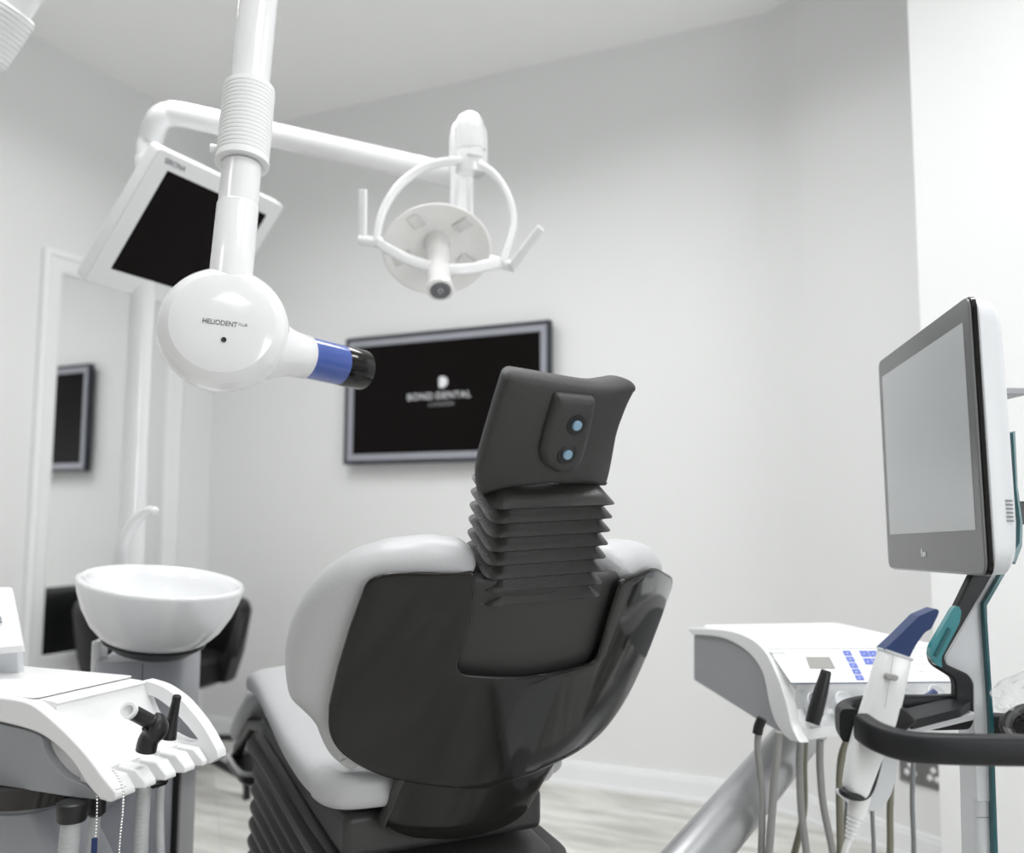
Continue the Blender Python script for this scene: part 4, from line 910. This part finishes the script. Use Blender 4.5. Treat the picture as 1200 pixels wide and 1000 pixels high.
cb = [sr1-sdir.normalized()*.003, P(990, 1000, .985), P(984, 1040, .985), P(985, 1120, 1.0), P(1010, 1180, 1.05), P(1060, 1180, 1.12), P(1110, 1120, 1.15)]
obj('cable', tube(cr(cb, 8), .0036, 12), 'plastic', wa)
# things lying in the basket
cl = thing('black_cable_coil', LV(.615, 1.06, .70), 'coiled black cable lying in the cart basket at the right edge', 'cable')
g = G()
for k in range(3): spin_torus(LV(.590+.004*k, 1.06+.006*k, .720-.004*k), (ZZ*(.5+.35*k)+RH*(.25*k-.3)+FH*-.6).normalized(), .026+.003*k, .0065, 36, 10, g)
obj('loops', g, 'black', cl)
obj('clip', spin_torus(LV(.578, 1.04, .722), (RH+ZZ*.4).normalized(), .0085, .0035, 24, 8), 'greyside', cl, label='grey clip')
g = G(); nU, nV = 26, 20; cbg = LV(.615, 1.085, .752); random.seed(3); ph = [random.uniform(0, 6) for _ in range(8)]
secs = []
for i in range(nV+1):
    v = i/nV; rr_ = .050*math.sin(pi*min(1, .22+v*.75))**.8+.004; ring = []
    for j in range(nU):
        a = 2*pi*j/nU; k_ = 1+.16*sin(3*a+ph[0]+4*v)+.12*sin(7*a+ph[1]-6*v)+.06*sin(13*a+9*v+ph[2]); ring.append(cbg+RH*(rr_*k_*cos(a))+FH*(rr_*.7*k_*sin(a))+ZZ*(-.018+.045*v+.006*sin(5*a+ph[3])))
    secs.append(ring)
bg = obj('plastic_bag', loft(secs), 'bag', None, sharp=12); tag(bg, 'crumpled clear plastic bag on the black cable in the cart basket', 'bag')

# ================================================================== LIGHTS
def area(name, loc, tgt, sx_, sy__, power, col=(1, 1, 1), spread=180):
    l = bpy.data.lights.new(name, 'AREA'); l.shape = 'RECTANGLE'; l.size = sx_; l.size_y = sy__; l.energy = power; l.color = col; l.spread = rad(spread)
    o = bpy.data.objects.new(name, l); COL.objects.link(o); o.location = loc; o.rotation_euler = (V3(tgt)-V3(loc)).to_track_quat('-Z', 'Y').to_euler(); return o
for (lx, ly, lw, pw) in ((-2.0, 2.0, .6, 10.5), (-.85, 2.15, .6, 9.5), (.6, 1.7, .5, 10.5), (-1.25, 1.1, .6, 12), (.15, .75, .6, 9), (-1.6, -.8, .6, 8), (.6, -.8, .6, 7)):
    area('ceiling_panel_light', (lx, ly, HC-.02), (lx, ly, 0), lw, lw, pw, (1, 1, 1), 142)
area('ceiling_fill_light', (XR-.03, .3, 1.4), (-1.0, 1.6, 3.0), 1.6, 1.4, 40, (.97, .985, 1))  # added fill aimed upwards to brighten the ceiling; no window is modelled
w = bpy.data.worlds.new('World'); SC.world = w; w.use_nodes = True
w.node_tree.nodes['Background'].inputs[0].default_value = (.8, .85, .9, 1); w.node_tree.nodes['Background'].inputs[1].default_value = .3

# ================================================================== CAMERA
cam = bpy.data.cameras.new('camera'); co = bpy.data.objects.new('camera', cam); COL.objects.link(co)
cam.sensor_fit = 'HORIZONTAL'; cam.sensor_width = 36; cam.lens = F/1200*36; cam.clip_start = .05
co.matrix_world = Matrix(((CR.x, CU.x, -CF.x, CAM.x), (CR.y, CU.y, -CF.y, CAM.y), (CR.z, CU.z, -CF.z, CAM.z), (0, 0, 0, 1)))
cam.dof.use_dof = True; cam.dof.focus_distance = 1.2; cam.dof.aperture_fstop = 3.1
SC.camera = co
SC.view_settings.view_transform = 'Standard'; SC.view_settings.look = 'None'; SC.view_settings.exposure = 0.0; SC.view_settings.gamma = 1; SC.view_settings.use_curve_mapping = False
SC.cycles.max_bounces = 10; SC.cycles.diffuse_bounces = 6; SC.cycles.use_denoising = True
